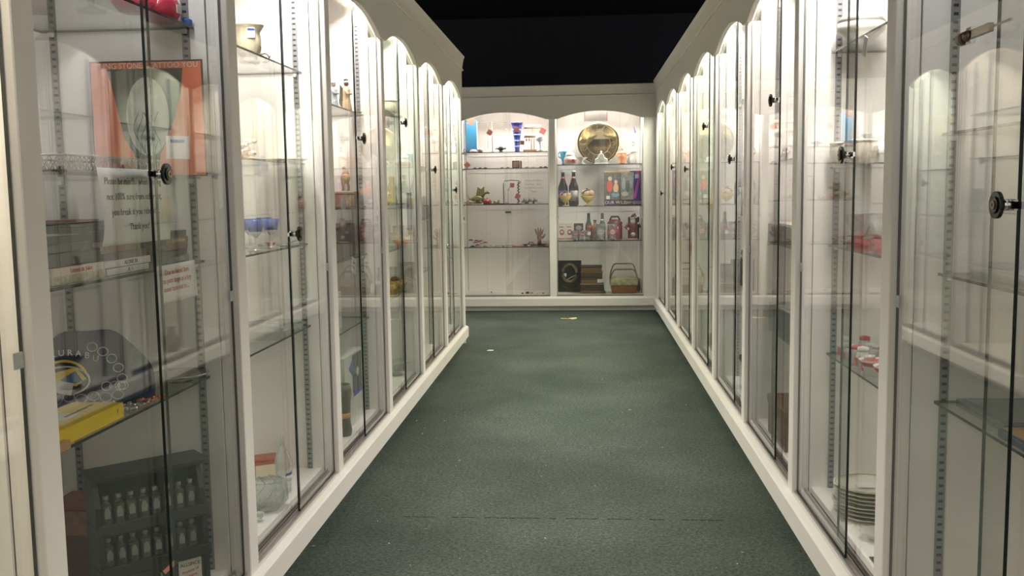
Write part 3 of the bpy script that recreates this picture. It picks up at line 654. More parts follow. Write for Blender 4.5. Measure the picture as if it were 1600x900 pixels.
urn('cream fluted urn vase with scroll handles on the top shelf', -1.0, col_y(389, -1.0, 1.5)+.0, 1.4502)
r = T('porcelain_group', 'pastel pink and cream porcelain flower group on the second shelf', 'figurine', -1.02, col_y(385, -1.02, 1.17), 1.1552)
random.seed(8); mb = MB(); mb.lathe([(.035, 0), (.036, .008), (.02, .012)], (0, 0, 0), 18); mb.build('stand', CREAM, r)
for q, cc in enumerate([(.85, .62, .58), (.85, .80, .66), (.78, .50, .52), (.62, .68, .55)]):
    mb = MB()
    for i in range(9): mb.ball((random.uniform(-.024, .024), random.uniform(-.02, .02), random.uniform(.016, .062)), random.uniform(.007, .011), 0, (1, 1, .8), 8, 6)
    mb.build('blossoms', col(*cc), r)
r = T('pale_platter', 'thin cream platter lying on the second shelf beside the flower group', 'platter', -1.03, col_y(437, -1.03, 1.17), 1.1552); mb = MB(); mb.lathe([(.06, 0), (.075, .004), (.09, .010), (.088, .011), (.06, .005), (0, .004)], (0, 0, 0), 36); mb.build('platter', CREAM, r)
M_BLUEG = glassmat('cobalt_glass', (.07, .16, .62), body=.5)
at_case('L', 2, 'goblets')
for q, (px_, X_) in enumerate([(390, -1.02), (399, -.95), (413, -1.02), (423, -.95)]):
    r = T('goblet', 'cobalt rimmed stem glass, %s of the cluster on the shelf' % ('back left', 'front left', 'back right', 'front right')[q].replace('left', 'near the post').replace('right', 'towards the lock'), 'glass', X_, col_y(px_, X_, .95), .8922, 0, 'cobalt rimmed stem glasses')
    mb = MB(); mb.lathe([(.024, 0), (.024, .002), (.004, .006), (.0035, .035), (.008, .042), (.021, .055), (.0205, .055), (.006, .043), (0, .042)], (0, 0, 0), 22); mb.build('stem_and_cut_base', M_CLEAR, r)
    mb = MB(); mb.lathe([(.0212, .055), (.0255, .088), (.0248, .088), (.0205, .056)], (0, 0, 0), 22); mb.build('cobalt_band', M_BLUEG, r)
at_case('L', 2); r = T('red_dish', 'small red dish behind the cobalt rimmed glasses', 'dish', -1.0, col_y(423, -1.0, .9), .8922); mb = MB(); mb.lathe([(.01, 0), (.018, .008), (.016, .008), (.008, .003), (0, .003)], (0, 0, 0), 24); mb.build('dish', RED, r)
r = T('silver_cutlery_bundle', 'bundle of silver spoons lying near the lock', 'cutlery', -.950, col_y(447, -.950, .9), .8922+.003)
for i in range(5):
    mb = MB(); a = -.3+.13*i; mb.tube([(-.012+.006*i, -.05, .0), (-.005+.005*i, .03, .001+.0015*i)], .0018, 6); mb.ball((-.004+.005*i, .043, .001+.0015*i), .009, 0, (.7, 1.3, .25), 10, 6); mb.build('spoon', SILVER, r)
r = T('glass_platter', 'cut glass divided platter on the third shelf', 'platter', -1.05, col_y(430, -1.05, .63)-.03, .6182)
mb = MB(); mb.lathe([(.07, 0), (.09, .004), (.102, .020), (.099, .021), (.088, .008), (0, .006)], (0, 0, 0), 60, 0, True, .02, 20); mb.build('platter', M_CLEAR, r)
mb = MB(); mb.lathe([(.03, .0065), (.035, .022), (.033, .022), (.028, .0085), (0, .008)], (0, 0, 0), 30, 0, True, .04, 12); mb.build('centre_cup', M_CLEAR, r)
X_ = -.938; YJ = col_y(418, X_, .2)
r = T('cut_glass_jar', 'round cut glass biscuit jar on the case bottom', 'jar', X_, YJ, ZB)
mb = MB(); mb.lathe([(.034, 0), (.038, .004), (.056, .03), (.060, .055), (.054, .078), (.044, .088), (.042, .086), (.050, .075), (.055, .053), (.050, .03), (.03, .01), (0, .009)], (0, 0, 0), 64, 0, True, .018, 16); mb.build('bowl', M_CLEAR, r)
mb = MB()
for i in range(10): a = 2*PI*i/10; mb.tube([(.061*math.cos(a), .061*math.sin(a), .045), (.058*math.cos(a+.3), .058*math.sin(a+.3), .070), (.047*math.cos(a+.6), .047*math.sin(a+.6), .088)], .0016, 5)
for i in range(10): a = 2*PI*i/10; mb.tube([(.061*math.cos(a), .061*math.sin(a), .045), (.058*math.cos(a-.3), .058*math.sin(a-.3), .025), (.042*math.cos(a-.6), .042*math.sin(a-.6), .010)], .0016, 5)
mb.build('cut_pattern', glassmat('bright_glass', (.96, .96, .95), body=.35), r)
r = T('red_tin', 'red and cream printed tin resting behind the cut glass jar', 'tin', -1.05, col_y(414, -1.05, .16), ZB, .5)
mb = MB(); mb.box((-.04, -.03, 0), (.04, .03, .062)); bezel(mb.build('tin', col(.50, .12, .07, .4, 0, .3, 50), r), .004)
mb = MB(); mb.box((-.035, -.0315, .012), (.035, -.0305, .05)); mb.build('label', CREAM, r); mb = MB(); mb.box((-.042, -.032, .0622), (.042, .032, .072)); bezel(mb.build('lid', col(.45, .10, .06), r), .003)
def bottle(name, label, x, y, z, H, R_, m, cap=None, labels=(), group=None, cat='bottle', rz=0, neck=.30):
    r = T(name, label, cat, x, y, z, rz, group); q = R_
    mb = MB(); mb.lathe([(q*.86, 0), (q, .006*H/.2), (q, H*.18), (q*.92, H*.30), (q, H*.45), (q*.95, H*.56), (q*.62, H*.68), (q*neck*1.15, H*.80), (q*neck, H*.95), (q*neck*1.2, H*.955), (q*neck*1.2, H*.985), (q*neck, H)], (0, 0, 0), 22); mb.build('glass', m, r)
    if cap: mb = MB(); mb.lathe([(q*neck*1.3, H*.965), (q*neck*1.3, H*1.0), (q*neck*1.1, H*1.01)], (0, 0, 0), 18, 0, True, .04, 14); mb.build('cap', cap, r)
    for (z0, z1, rr, ml) in labels:
        mb = MB(); n = 12; n0 = 0
        for i in range(n+1):
            a = -PI/2-.95+1.9*i/n
            for zz in (z0*H, z1*H): mb.v.append((rr*q*1.012*math.cos(a), rr*q*1.012*math.sin(a), zz))
        for i in range(n+1):
            a = -PI/2-.95+1.9*i/n
            for zz in (z0*H, z1*H): mb.v.append((rr*q*.99*math.cos(a), rr*q*.99*math.sin(a), zz))
        k = 2*(n+1)
        for i in range(n):
            a = 2*i; mb.face([a, a+2, a+3, a+1], 0, True); mb.face([k+a, k+a+1, k+a+3, k+a+2], 0, True); mb.face([a, k+a, k+a+2, a+2]); mb.face([a+1, a+3, k+a+3, k+a+1])
        mb.face([0, 1, k+1, k]); mb.face([2*n, k+2*n, k+2*n+1, 2*n+1]); mb.build('label', ml, r)
    return r
bottle('clear_bottle', 'empty clear glass bottle with a blue sticker on the case bottom', on_z(444, 768, ZB)[0], on_z(444, 768, ZB)[1], ZB, .19, .026, M_CLEAR, None, ((.30, .34, 1.0, BLUE), (.20, .29, 1.0, WHITE)), rz=PI/2)
r = T('crystal_stopper', 'small crystal stopper near the front of the case bottom', 'stopper', -.925, col_y(406, -.925, .14), ZB); mb = MB(); mb.lathe([(.006, 0), (.006, .008), (.014, .016), (.012, .026), (0, .03)], (0, 0, 0), 10, 0, False); mb.build('stopper', M_CLEAR, r)

# ---------------- figurines and boxes of the third left case
def robed_figure(name, label, x, y, z, H, robe, skin, trim, crown=None, rz=PI/2, group=None, cat='figurine'):
    r = T(name, label, cat, x, y, z, rz, group)
    mb = MB(); mb.lathe([(.17*H, 0), (.18*H, .03*H), (.14*H, .30*H), (.12*H, .50*H), (.145*H, .66*H), (.13*H, .74*H), (.05*H, .79*H), (.045*H, .81*H)], (0, 0, 0), 22, 0, True, .06, 7); mb.build('robe', robe, r)
    mb = MB(); mb.ball((0, -.01*H, .875*H), .075*H, 0, (1, 1, 1.2)); mb.ball((0, -.088*H, .87*H), .014*H, 0, (1, 1, 1.2), 8, 6); mb.build('head', skin, r)
    mb = MB()
    for s in (-1, 1): mb.tube([(s*.13*H, 0, .70*H), (s*.15*H, -.05*H, .55*H), (s*.04*H, -.15*H, .55*H)], [.045*H, .042*H, .028*H], 8)
    mb.build('arms', robe, r)
    mb = MB()
    for s in (-1, 1): mb.ball((s*.02*H, -.165*H, .56*H), .024*H, 0, (1, 1.2, 1.2), 8, 6)
    mb.build('hands', skin, r)
    if trim: mb = MB(); mb.lathe([(.082*H, .90*H), (.085*H, .955*H), (.03*H, .99*H)] if crown is None else [(.075*H, .91*H), (.085*H, .93*H), (.085*H, .965*H), (.07*H, .965*H)], (0, 0, 0), 18); mb.build('headdress', trim, r)
    if crown: mb = MB(); mb.lathe([(.07*H, .965*H), (.075*H, 1.0*H), (.05*H, 1.03*H), (.0, 1.03*H)], (0, 0, 0), 18); mb.build('crown', crown, r)
    return r
SK1 = col(.14, .06, .035); SK2 = col(.62, .40, .28)
at_case('L', 3); Z = 1.3802
robed_figure('king_figurine', 'robed figurine with a dark face and white headband on the third case top shelf', -.94, col_y(541, -.94, 1.45), Z, .125, col(.62, .48, .28), SK1, WHITE, BLACK)
robed_figure('mary_figurine', 'pale blue robed figurine next to the dark faced one', -.96, col_y(521, -.96, 1.45), Z, .108, col(.62, .68, .75), SK2, col(.55, .62, .72))
o = MB().cbox((0, 0, 0), (.045, .0012, .075)).build('hanging_card', M_PAPER, None, (-.905, col_y(533, -.905, 1.4), 1.42), rot=(0, .25, PI/2)); tag(o, 'white price card hanging beside the robed figurines', 'price tag')
r = T('dark_saucer', 'small dark saucer at the far end of the figurine shelf', 'saucer', -.97, col_y(556, -.97, 1.39), Z); mb = MB(); mb.lathe([(.015, 0), (.028, .008), (.026, .009), (.0, .003)], (0, 0, 0), 20); mb.build('saucer', BROWN, r)
Z = 1.0002
def camel(label, x, y, z, s, m, rz):
    r = T('camel_figurine', label, 'figurine', x, y, z, rz)
    mb = MB(); mb.ball((0, 0, .062*s), .032*s, 0, (1.5, .75, .85), 16, 10); mb.ball((-.004*s, 0, .088*s), .02*s, 0, (1, .7, .9), 12, 8)
    mb.tube([(.040*s, 0, .066*s), (.060*s, 0, .064*s), (.068*s, 0, .085*s), (.070*s, 0, .108*s)], [.014*s, .011*s, .009*s, .009*s], 9)
    mb.ball((.080*s, 0, .113*s), .011*s, 0, (1.7, .8, .8), 10, 8)
    for sx_ in (-1, 1):
        for sy_ in (-1, 1): mb.tube([(.030*s*sx_, .012*s*sy_, .055*s), (.031*s*sx_, .013*s*sy_, .028*s), (.029*s*sx_, .013*s*sy_, .003*s)], [.0085*s, .005*s, .005*s], 7)
    mb.tube([(-.048*s, 0, .066*s), (-.056*s, 0, .045*s)], .0025*s, 6); mb.build('body', m, r)
    mb = MB(); mb.ball((-.004*s, 0, .082*s), .023*s, 0, (1.1, .85, .75), 12, 8); mb.build('saddle', col(.45, .10, .08), r)
at_case('L', 3, 'camel'); r = T('carved_box', 'brown carved box carrying the camel figurine', 'box', -.98, col_y(541, -.98, 1.02), Z)
mb = MB(); mb.box((-.05, -.07, 0), (.05, .07, .05)); bezel(mb.build('body', col(.36, .22, .12, .5, 0, .4, 50), r), .003); mb = MB(); mb.box((-.053, -.073, .0502), (.053, .073, .062)); bezel(mb.build('lid', col(.42, .28, .16, .5, 0, .4, 50), r), .003)
camel('tan camel figurine standing on the carved box', -.98, col_y(541, -.98, 1.02), Z+.0622, .85, TAN, 1.9)
at_case('L', 3)
robed_figure('shepherd_figurine', 'small red and white robed figurine behind the camel', -1.08, 3.82, Z, .135, col(.65, .35, .32), SK2, WHITE)
robed_figure('angel_figurine', 'tall cream angel figurine with dark pointed hat behind the camel', -1.11, 3.93, Z, .165, col(.75, .70, .62), SK2, WHITE, col(.15, .12, .12))
o = MB().cbox((0, 0, 0), (.06, .0012, .045)).build('hanging_card', M_PAPER, None, (-.905, col_y(537, -.905, 1.0), 1.012), rot=(.1, .35, PI/2)); tag(o, 'tilted white price card in front of the carved box', 'price tag')
Z = .8002
r = T('dark_carton', 'dark brown carton on the fourth shelf behind two white tags', 'box', -1.045, 3.72, Z); mb = MB(); mb.box((-.12, -.14, 0), (.10, .20, .13)); bezel(mb.build('carton', col(.035, .03, .03, .45), r), .002)
for q, (px_, an) in enumerate([(552, .25), (571, -.03)]):
    o = MB().cbox((0, 0, 0), (.060, .0012, .058)).build('hanging_card', M_PAPER, None, (-.868-.0, col_y(px_, -.868, .84), row_z(px_, 415, X=-.868)), rot=(0, an, PI/2)); tag(o, ('tilted white price card by the pane edge in the third left case', 'upright white price card beside the tilted one in the third left case')[q], 'price tag', 'white cards hung at the third left case doors')
    text('$15 set', .011, o, (0, -.001, .01), (PI/2, 0, 0), M_INK); text('NO 25', .010, o, (0, -.001, -.01), (PI/2, 0, 0), M_REDINK)
at_case('L', 3, 'boxes'); t = .5302
for q in range(3):
    r = T('storage_box', 'white storage box with a dark handle slot, %s of three' % ('lowest', 'middle', 'top')[q], 'box', -1.02, col_y(522, -.94, .55)+.03, t, 0, 'white storage boxes stacked in the third left case')
    mb = MB(); mb.box((-.08, -.11, 0), (.08, .09, .048)); bezel(mb.build('carton', WHITE, r), .002)
    mb = MB(); mb.box((.0802, -.03, .016), (.081, .04, .034)); mb.build('handle_slot', M_INK, r); mb = MB(); mb.box((-.06, .0902, .016), (.06, .091, .034)); mb.build('end_print', M_INK, r); t += .0485
at_case('L', 3, 'low'); r = T('appliance_box', 'tall white appliance box with blue tape and a printed picture', 'box', -1.00, col_y(567, -.915, .25)-.0, ZB)
mb = MB(); mb.box((-.16, -.25, 0), (.075, .045, .29)); bezel(mb.build('carton', col(.66, .66, .62), r), .002)
mb = MB(); mb.box((.0752, -.13, .13), (.0765, .02, .28)); mb.build('picture_panel', col(.10, .11, .12, .4, 0, .8, 60), r)
mb = MB(); mb.box((.0766, -.125, .112), (.0775, .02, .135)); mb.prism([(-.13, .20), (-.19, .235), (-.13, .265)], 0, .0766, .0775); mb.build('blue_tape', BLUE, r)
mb = MB(); mb.lathe([(.02, 0), (.02, .001)], (0, 0, 0), 20); mb.build('round_sticker', WHITE, r, (.0775, -.055, .205), rot=(0, PI/2, 0))
r = T('patterned_boot', 'dark patterned boot shaped vase with an orange band on the case bottom', 'vase', -.925, col_y(567, -.915, .25)-.30, ZB)
mb = MB(); mb.lathe([(.030, 0), (.034, .02), (.028, .06), (.030, .12), (.036, .17), (.030, .20), (.028, .20), (.03, .15), (0, .02)], (0, 0, 0), 24); mb.build('body', col(.10, .08, .06, .4, 0, .8, 60), r)
mb = MB(); mb.lathe([(.0295, .07), (.0305, .076), (.0305, .084), (.0298, .09)], (0, 0, 0), 24); mb.build('orange_band', col(.70, .32, .06), r)

# ---------------- fourth left case
at_case('L', 4); r = T('cream_canister', 'cream round canister with lid on the top shelf, fourth left case', 'canister', -.98, col_y(608, -.98, 1.5), 1.4402); mb = MB(); mb.lathe([(.04, 0), (.04, .065), (.038, .068)], (0, 0, 0), 26); mb.build('body', col(.78, .72, .55), r); mb = MB(); mb.lathe([(.042, .068), (.042, .078), (.01, .084), (.008, .092), (0, .094)], (0, 0, 0), 26); mb.build('lid', col(.78, .72, .55), r)
yy = col_y(639, -.90, .98)
r = T('ribbon_hanger', 'blue and white striped scarf hanging behind the door glass', 'scarf', -.875, yy, .0); r.location.z = row_z(639, 360, X=-.875)
mb = MB(); mb.box((-.004, -.06, 0), (.0, -.022, .19)); mb.build('blue_stripe', col(.06, .14, .45), r); mb = MB(); mb.box((-.004, .012, 0), (.0, .06, .19)); mb.build('blue_stripe', col(.06, .14, .45), r); mb = MB(); mb.box((-.004, -.022, -.01), (.0, .012, .19)); mb.build('white_stripe', WHITE, r)
mb = MB()
for i in range(12): mb.tube([(-.002, -.055+.01*i, 0), (-.002, -.056+.01*i, -.022)], .0012, 4)
mb.build('fringe', WHITE, r)
r = T('gilt_basket', 'gilt basket filled with yellow trinkets, fourth left case', 'basket', -.99, col_y(618, -.99, .58), .5502)
mb = MB(); mb.lathe([(.04, 0), (.055, .04), (.058, .045), (.05, .043), (.036, .006), (0, .005)], (0, 0, 0), 30, 0, True, .03, 15); mb.build('basket', GOLD, r)
mb = MB(); random.seed(2)
for i in range(14): mb.ball((random.uniform(-.035, .035), random.uniform(-.035, .035), random.uniform(.035, .055)), .012, 0, (1, 1, .8), 8, 6)
mb.build('trinkets', col(.55, .33, .08), r); mb = MB(); mb.ball((0, 0, .065), .022, 0, (1.2, 1, .6)); mb.build('dark_trinket', BROWN, r)
r = T('brown_case', 'upright brown case on the middle shelf, fourth left case', 'case', -1.10, 4.60, .7802); mb = MB(); mb.box((-.08, -.10, 0), (.08, .10, .14)); bezel(mb.build('shell', col(.20, .15, .12), r), .004)
r = T('glass_cake_stand', 'clear glass cake stand on the bottom of the fourth left case', 'cake stand', -1.0, col_y(622, -1.0, .15), ZB); mb = MB(); mb.lathe([(.05, 0), (.048, .004), (.012, .015), (.012, .05), (.03, .06), (.085, .064), (.085, .070), (0, .068)], (0, 0, 0), 32); mb.build('stand', M_CLEAR, r)
for q, (px_, X_, zz, cc) in enumerate([(612, -1.05, .5502, 0), (627, -.99, .7802, 1), (613, -1.0, 1.0002, 2)]):
    if q == 0: continue
    r = T('figurine', ('white fluted vase', 'orange and white china bowl', 'gold toned china figurine')[q]+' inside the fourth left case', 'figurine', X_, col_y(px_, X_, zz), zz)
    if q == 1: mb = MB(); mb.lathe([(.02, 0), (.05, .035), (.048, .035), (.0, .006)], (0, 0, 0), 24); mb.build('bowl', col(.72, .38, .22), r)
    else: mb = MB(); mb.lathe([(.03, 0), (.03, .01), (.015, .05), (.025, .08), (.012, .11), (.018, .13), (0, .145)], (0, 0, 0), 20); mb.build('body', col(.60, .48, .22), r)
at_case('L', 6); r = T('silver_goblet', 'small silver goblet on the second shelf, sixth left case', 'goblet', -.98, col_y(700, -.98, .6), .6002); mb = MB(); mb.lathe([(.02, 0), (.005, .01), (.005, .04), (.022, .055), (.024, .09), (.022, .09), (0, .05)], (0, 0, 0), 20); mb.build('goblet', SILVER, r)
at_case('L', 5); r = T('grey_urn', 'grey metal urn on the third shelf, fifth left case', 'urn', -1.02, col_y(664, -1.02, .9), .9002); mb = MB(); mb.lathe([(.03, 0), (.012, .015), (.035, .05), (.04, .09), (.025, .115), (.03, .125), (0, .13)], (0, 0, 0), 24); mb.build('urn', col(.30, .30, .30, .3, .6), r)

# ================================================================== end cases
at_case(None, 0)
YF = DF+.10
def BX(px, z=1.0, Y=None): return col_x(px, Y or YF+.04, z)
def pxm(n): return n*8.55/1488.6
S1, S2, S3, S4, SB = 1.3982, 1.2552, .9352, .5522, .1252
# left: top shelf
r = T('tall_blue_book', 'tall sea blue ledger standing at the left of the top shelf', 'book', BX(737), YF+.10, S1); mb = MB(); mb.box((-pxm(8.5), 0, 0), (pxm(8.5), .05, pxm(51))); bezel(mb.build('cover', TEAL, r), .003); mb = MB(); mb.box((-pxm(8.2), -.001, .01), (-pxm(6), .0, pxm(50))); mb.build('hinge_groove', col(.02, .16, .28), r); mb = MB(); mb.box((pxm(8.6), .004, .005), (pxm(9.2), .045, pxm(50))); mb.build('pages', WHITE, r)
def flag(label, px, py, s=.045, an=.6, m=PINK, Y=None, group='coral price stickers in the left end case'):
    y_ = Y or YF-.01; o = MB().cbox((0, 0, 0), (s, .001, s)).build('price_sticker', m, None, (col_x(px, y_, row_z(px, py, Y=y_)), y_, row_z(px, py, Y=y_)), rot=(0, an, 0)); return tag(o, label, 'price tag', group)
flag('pale coral price card over the tall blue ledger', 736, 190, .06, .35, col(.92, .62, .52)); flag('coral price sticker on the thin hanging chain', 765, 207); flag('pale red price sticker on the blue fluted vase', 807, 202, .05, .1, col(.92, .40, .36)); flag('dark coral price sticker at the foot of the blue fluted vase', 816, 223, .036, .1, col(.62, .12, .14)); flag('coral price sticker at the right end of the top shelf', 848, 205, .05, .5, col(.80, .22, .20)); flag('coral price sticker on the second shelf by the left post', 730, 258, .045, .9); flag('coral price sticker on the wire headband stand', 800, 289.5, .04, .1); flag('coral price sticker below the beaded necklace stand', 809, 307, .045, .4)
r = T('wire_picture_stand', 'thin wire stand with a hanging chain on the top shelf', 'stand', BX(770), YF+.08, S1)
mb = MB(); hh = pxm(48); mb.tube([(0, 0, 0), (0, 0, hh)], .003, 6); mb.tube([(-pxm(24), 0, hh-.01), (pxm(24), 0, hh-.01)], .0018, 5); mb.lathe([(.03, 0), (.03, .004), (.004, .008)], (0, 0, 0), 16); mb.build('wire_frame', col(.15, .13, .12, .4, .5), r)
mb = MB(); [mb.ball((-pxm(7), 0, hh-.02-i*.011), .004, 0, (1, 1, 1), 6, 5) for i in range(20)]; mb.build('chain', col(.25, .20, .18, .4, .5), r)
r = T('black_doorknob', 'small black turned knob on a spindle, top shelf centre', 'knob', BX(784), YF+.02, S1+.031)
mb = MB(); mb.ball((0, 0, 0), .024, 0, (1, .8, 1)); mb.tube([(-.05, 0, 0), (-.03, 0, 0), (-.015, 0, 0), (.015, 0, 0), (.03, 0, 0), (.045, 0, .003)], [.004, .006, .012, .012, .007, .011], 10); mb.lathe([(.02, -.031), (.018, -.024), (.004, -.02)], (0, 0, 0), 14); mb.build('knob', BLACK, r)
for q, (px_, lb, m_, w_) in enumerate([(729, 'black eyeglasses folded at the left of the top shelf', BLACK, 0), (742, 'pale pink compact on the top shelf', col(.80, .50, .45), 1), (752, 'little grey lavender pot on the top shelf', col(.40, .38, .42), 2)]):
    r = T(('eyeglasses', 'compact_case', 'small_pot')[q], lb, ('eyeglasses', 'compact', 'pot')[q], BX(px_)+(.01 if q == 0 else 0), YF+.0, S1)
    mb = MB()
    if q == 0:
        for s in (-1, 1): mb.tube([(s*.016+.014*math.cos(a/2), 0, .016+.012*math.sin(a/2)) for a in range(13)], .0025, 6)
        mb.tube([(-.03, 0, .02), (-.03, .05, .022)], .002, 5); mb.tube([(.03, 0, .02), (.03, .05, .022)], .002, 5); mb.build('frame', m_, r)
    elif q == 1: mb.lathe([(.03, 0), (.034, .008), (.03, .018), (0, .02)], (0, 0, 0), 24); mb.build('shell', m_, r); mb = MB(); mb.lathe([(.029, .0202), (.024, .026), (0, .028)], (0, 0, 0), 24); mb.build('lid', col(.85, .6, .55), r)
    else: mb.lathe([(.018, 0), (.026, .012), (.024, .03), (.02, .034), (.018, .03), (0, .01)], (0, 0, 0), 22); mb.build('pot', m_, r)
r = T('fluted_blue_vase', 'tall tapering royal blue vase on the top shelf', 'vase', BX(809), YF+.06, S1); h_ = pxm(45)
mb = MB(); mb.lathe([(.020, 0), (.022, .006), (.020, .02), (.026, h_*.4), (.036, h_*.8), (.047, h_*.97), (.050, h_), (.044, h_), (.032, h_*.8), (0, .03)], (0, 0, 0), 24, 0, True, .05, 8); mb.build('body', col(.035, .05, .42, .2), r)
mb = MB(); mb.lathe([(.0465, h_*.93), (.054, h_*.99), (.054, h_*1.01), (.050, h_*1.01)], (0, 0, 0), 24); mb.build('dark_rim', col(.02, .02, .15, .3), r)
for z_ in (.15, .35, .55, .72): mb = MB(); rr = .021+.026*z_; mb.lathe([(rr*1.02, h_*z_), (rr*1.06, h_*(z_+.03)), (rr*1.03, h_*(z_+.06))], (0, 0, 0), 24); mb.build('gilt_band', col(.15, .25, .65, .3), r)
r = T('spool_rack', 'wooden rack with rolled cream spools on the top shelf', 'spool rack', BX(833), YF+.08, S1); hs = pxm(41)
mb = MB(); mb.box((-.085, -.03, 0), (.08, .03, .022)); bezel(mb.build('base', TAN, r), .003)
for s in (-.012, .012): mb = MB(); mb.tube([(s, 0, .022), (s, 0, .12)], .004, 7); mb.build('upright', col(.35, .2, .1), r)
mb = MB(); mb.tube([(0, 0, .12), (0, 0, hs)], .003, 6); mb.build('upright', col(.35, .2, .1), r)
for z_ in (hs*.62, hs*.96): mb = MB(); mb.tube([(-.07, 0, z_), (.07, 0, z_)], [.016, .016], 12); mb.build('spool', col(.80, .68, .48), r); mb = MB(); mb.tube([(-.078, 0, z_-.014), (.078, 0, z_-.014)], .005, 8); mb.build('dowel', col(.42, .25, .12), r)
for s in (-.055, -.03, .05): mb = MB(); mb.tube([(s, -.006, hs*.62-.02), (s, -.006, hs*.62-.05)], .007, 7); mb.build('peg', col(.42, .22, .10), r)
r = T('white_bulb_lamp', 'white globe lamp at the right end of the top shelf', 'lamp', BX(844.5), YF-.01, S1); mb = MB(); mb.lathe([(.026, 0), (.028, .008), (.010, .02), (.012, .08)], (0, 0, 0), 20); mb.build('foot', col(.72, .72, .70), r); mb = MB(); mb.ball((0, 0, .115), .038, 0, (1, 1, .85), 20, 12); mb.build('globe', col(.86, .87, .86, .2), r)
# second shelf
r = T('photo_frame', 'small dark framed portrait on the second shelf', 'photo frame', BX(807), YF+.03, S2); mb = MB(); mb.box((-.034, 0, 0), (.034, .01, pxm(11.5))); bezel(mb.build('frame', col(.05, .035, .03), r), .002); mb = MB(); mb.box((-.026, -.001, .008), (.026, -.0002, pxm(10))); mb.build('picture', col(.45, .28, .20, .4, 0, .6, 70), r); mb = MB(); mb.box((.038, .0, 0), (.052, .008, pxm(11))); mb.build('side_wing', BROWN, r)
for q in range(9):
    px_ = (744, 752, 760, 786, 795, 824, 834, 846, 853)[q]
    r = T('pendant', '%s pendant on the second shelf' % ('dark oval', 'black beaded', 'long black', 'tiny red', 'flat black', 'small silver', 'pale stone', 'brown bead', 'round black')[q], 'jewellery', BX(px_), YF-.01, S2, 0, 'little pendants on the second shelf of the left end case')
    mb = MB(); mb.ball((0, 0, .006), .006, 0, (1.6+.3*(q % 3), 1, .8), 10, 6); mb.tube([(-.02, 0, .002), (.02, .01, .002)], .0018, 5); mb.build('pendant', (BLACK, BLACK, BLACK, RED, BLACK, SILVER, col(.6, .55, .45), BROWN, BLACK)[q], r)
# third shelf
r = T('dragon_figurine', 'green and gold winged dragon figurine on the third shelf', 'figurine', BX(746), YF+.09, S3); g = col(.26, .24, .10, .4, .2, .3, 60)
mb = MB(); mb.ball((0, 0, .045), .045, 0, (1.3, .8, .9), 16, 10); mb.tube([(.03, 0, .06), (.06, -.01, .10), (.09, -.01, .11), (.105, -.02, .098)], [.02, .014, .015, .007], 9); mb.tube([(-.04, 0, .04), (-.08, 0, .05), (-.095, 0, .09)], [.018, .009, .003], 8)
for s in (-1, 1): mb.tube([(.02*s, -.02, .03), (.03*s, -.035, .012)], [.013, .010], 7)
mb.build('body', g, r)
for s in (-1, 1): mb = MB(); mb.prism([(-.02, .07), (.0, .155), (.03, .135), (.055, .16), (.06, .10), (.03, .07)], 1, s*.02-.002, s*.02+.002); mb.build('wing', col(.35, .30, .12, .4, .2), r)
r = T('sandy_shell', 'sandy coloured conch shell left of the dragon', 'shell', BX(734), YF-.005, S3+.018, .3); mb = MB(); mb.tube([(-.045, 0, 0), (-.02, 0, .0), (.01, 0, .003), (.035, 0, 0), (.05, 0, 0)], [.004, .014, .018, .010, .003], 14); mb.tube([(-.03, -.005, .012), (0, -.008, .022), (.03, 0, .012)], [.002, .006, .002], 6); mb.build('shell', col(.60, .50, .32), r)
r = T('red_pincushion', 'dark red round pincushion on the third shelf', 'pincushion', BX(761.5), YF+.015, S3); mb = MB(); mb.lathe([(.03, 0), (.036, .01), (.038, .03), (.025, .045), (.006, .05), (0, .048)], (0, 0, 0), 32, 0, True, .06, 8); mb.build('cushion', col(.45, .06, .08), r); mb = MB(); mb.ball((0, 0, .052), .006); mb.build('button', BLACK, r)
r = T('yellow_frog', 'small olive frog figurine on the third shelf', 'figurine', BX(776), YF+.02, S3+.0004); mb = MB(); mb.ball((0, 0, .014), .02, 0, (1.5, 1, .7)); mb.ball((.018, -.01, .030), .012); mb.ball((-.018, -.01, .026), .010); mb.tube([(-.03, -.015, .004), (-.015, -.03, .004)], .005, 6); mb.tube([(.03, -.015, .004), (.015, -.03, .004)], .005, 6); mb.build('body', col(.42, .38, .14), r)
r = T('beaded_strand', 'string of dark beads lying along the third shelf', 'necklace', BX(780.5), YF-.033, S3); mb = MB(); [mb.ball((-.08+.009*i, .008*math.sin(i), .005), .005, 0, (1, 1, 1), 7, 5) for i in range(20)]; mb.build('beads', col(.12, .05, .05), r)
r = T('necklace_stand', 'black wire stand draped with beaded necklaces', 'jewellery stand', BX(799), YF+.05, S3); hh = pxm(37)
mb = MB(); mb.tube([(-.07, 0, 0), (-.072, 0, hh*.85), (-.06, 0, hh*.97), (.0, 0, hh), (.07, 0, hh*.98), (.085, 0, hh*.88)], .0035, 7); mb.tube([(-.03, 0, 0), (-.028, 0, hh*.6), (-.01, 0, hh*.75)], .002, 5); mb.build('wire', col(.06, .05, .05, .3, .5), r)
mb = MB(); [mb.ball((.064+.006*math.sin(i*2.0), -.005, hh*.90-i*.0085), .0065, 0, (1, 1, 1), 7, 5) for i in range(22)]; mb.build('beads', col(.04, .04, .045, .2), r); mb = MB(); [mb.ball((-.06+.004*math.sin(i), -.004, hh*.85-i*.011), .004, 0, (1, 1, 1), 6, 5) for i in range(16)]; mb.build('beads', col(.4, .34, .3), r)
mb = MB(); mb.box((-.09, -.03, 0), (.09, .03, .004)); mb.build('foot', col(.1, .09, .09), r)
r = T('black_tiara', 'spiky black tiara at the right of the third shelf', 'tiara', BX(828), YF+.01, S3+.003)
mb = MB(); n = 12
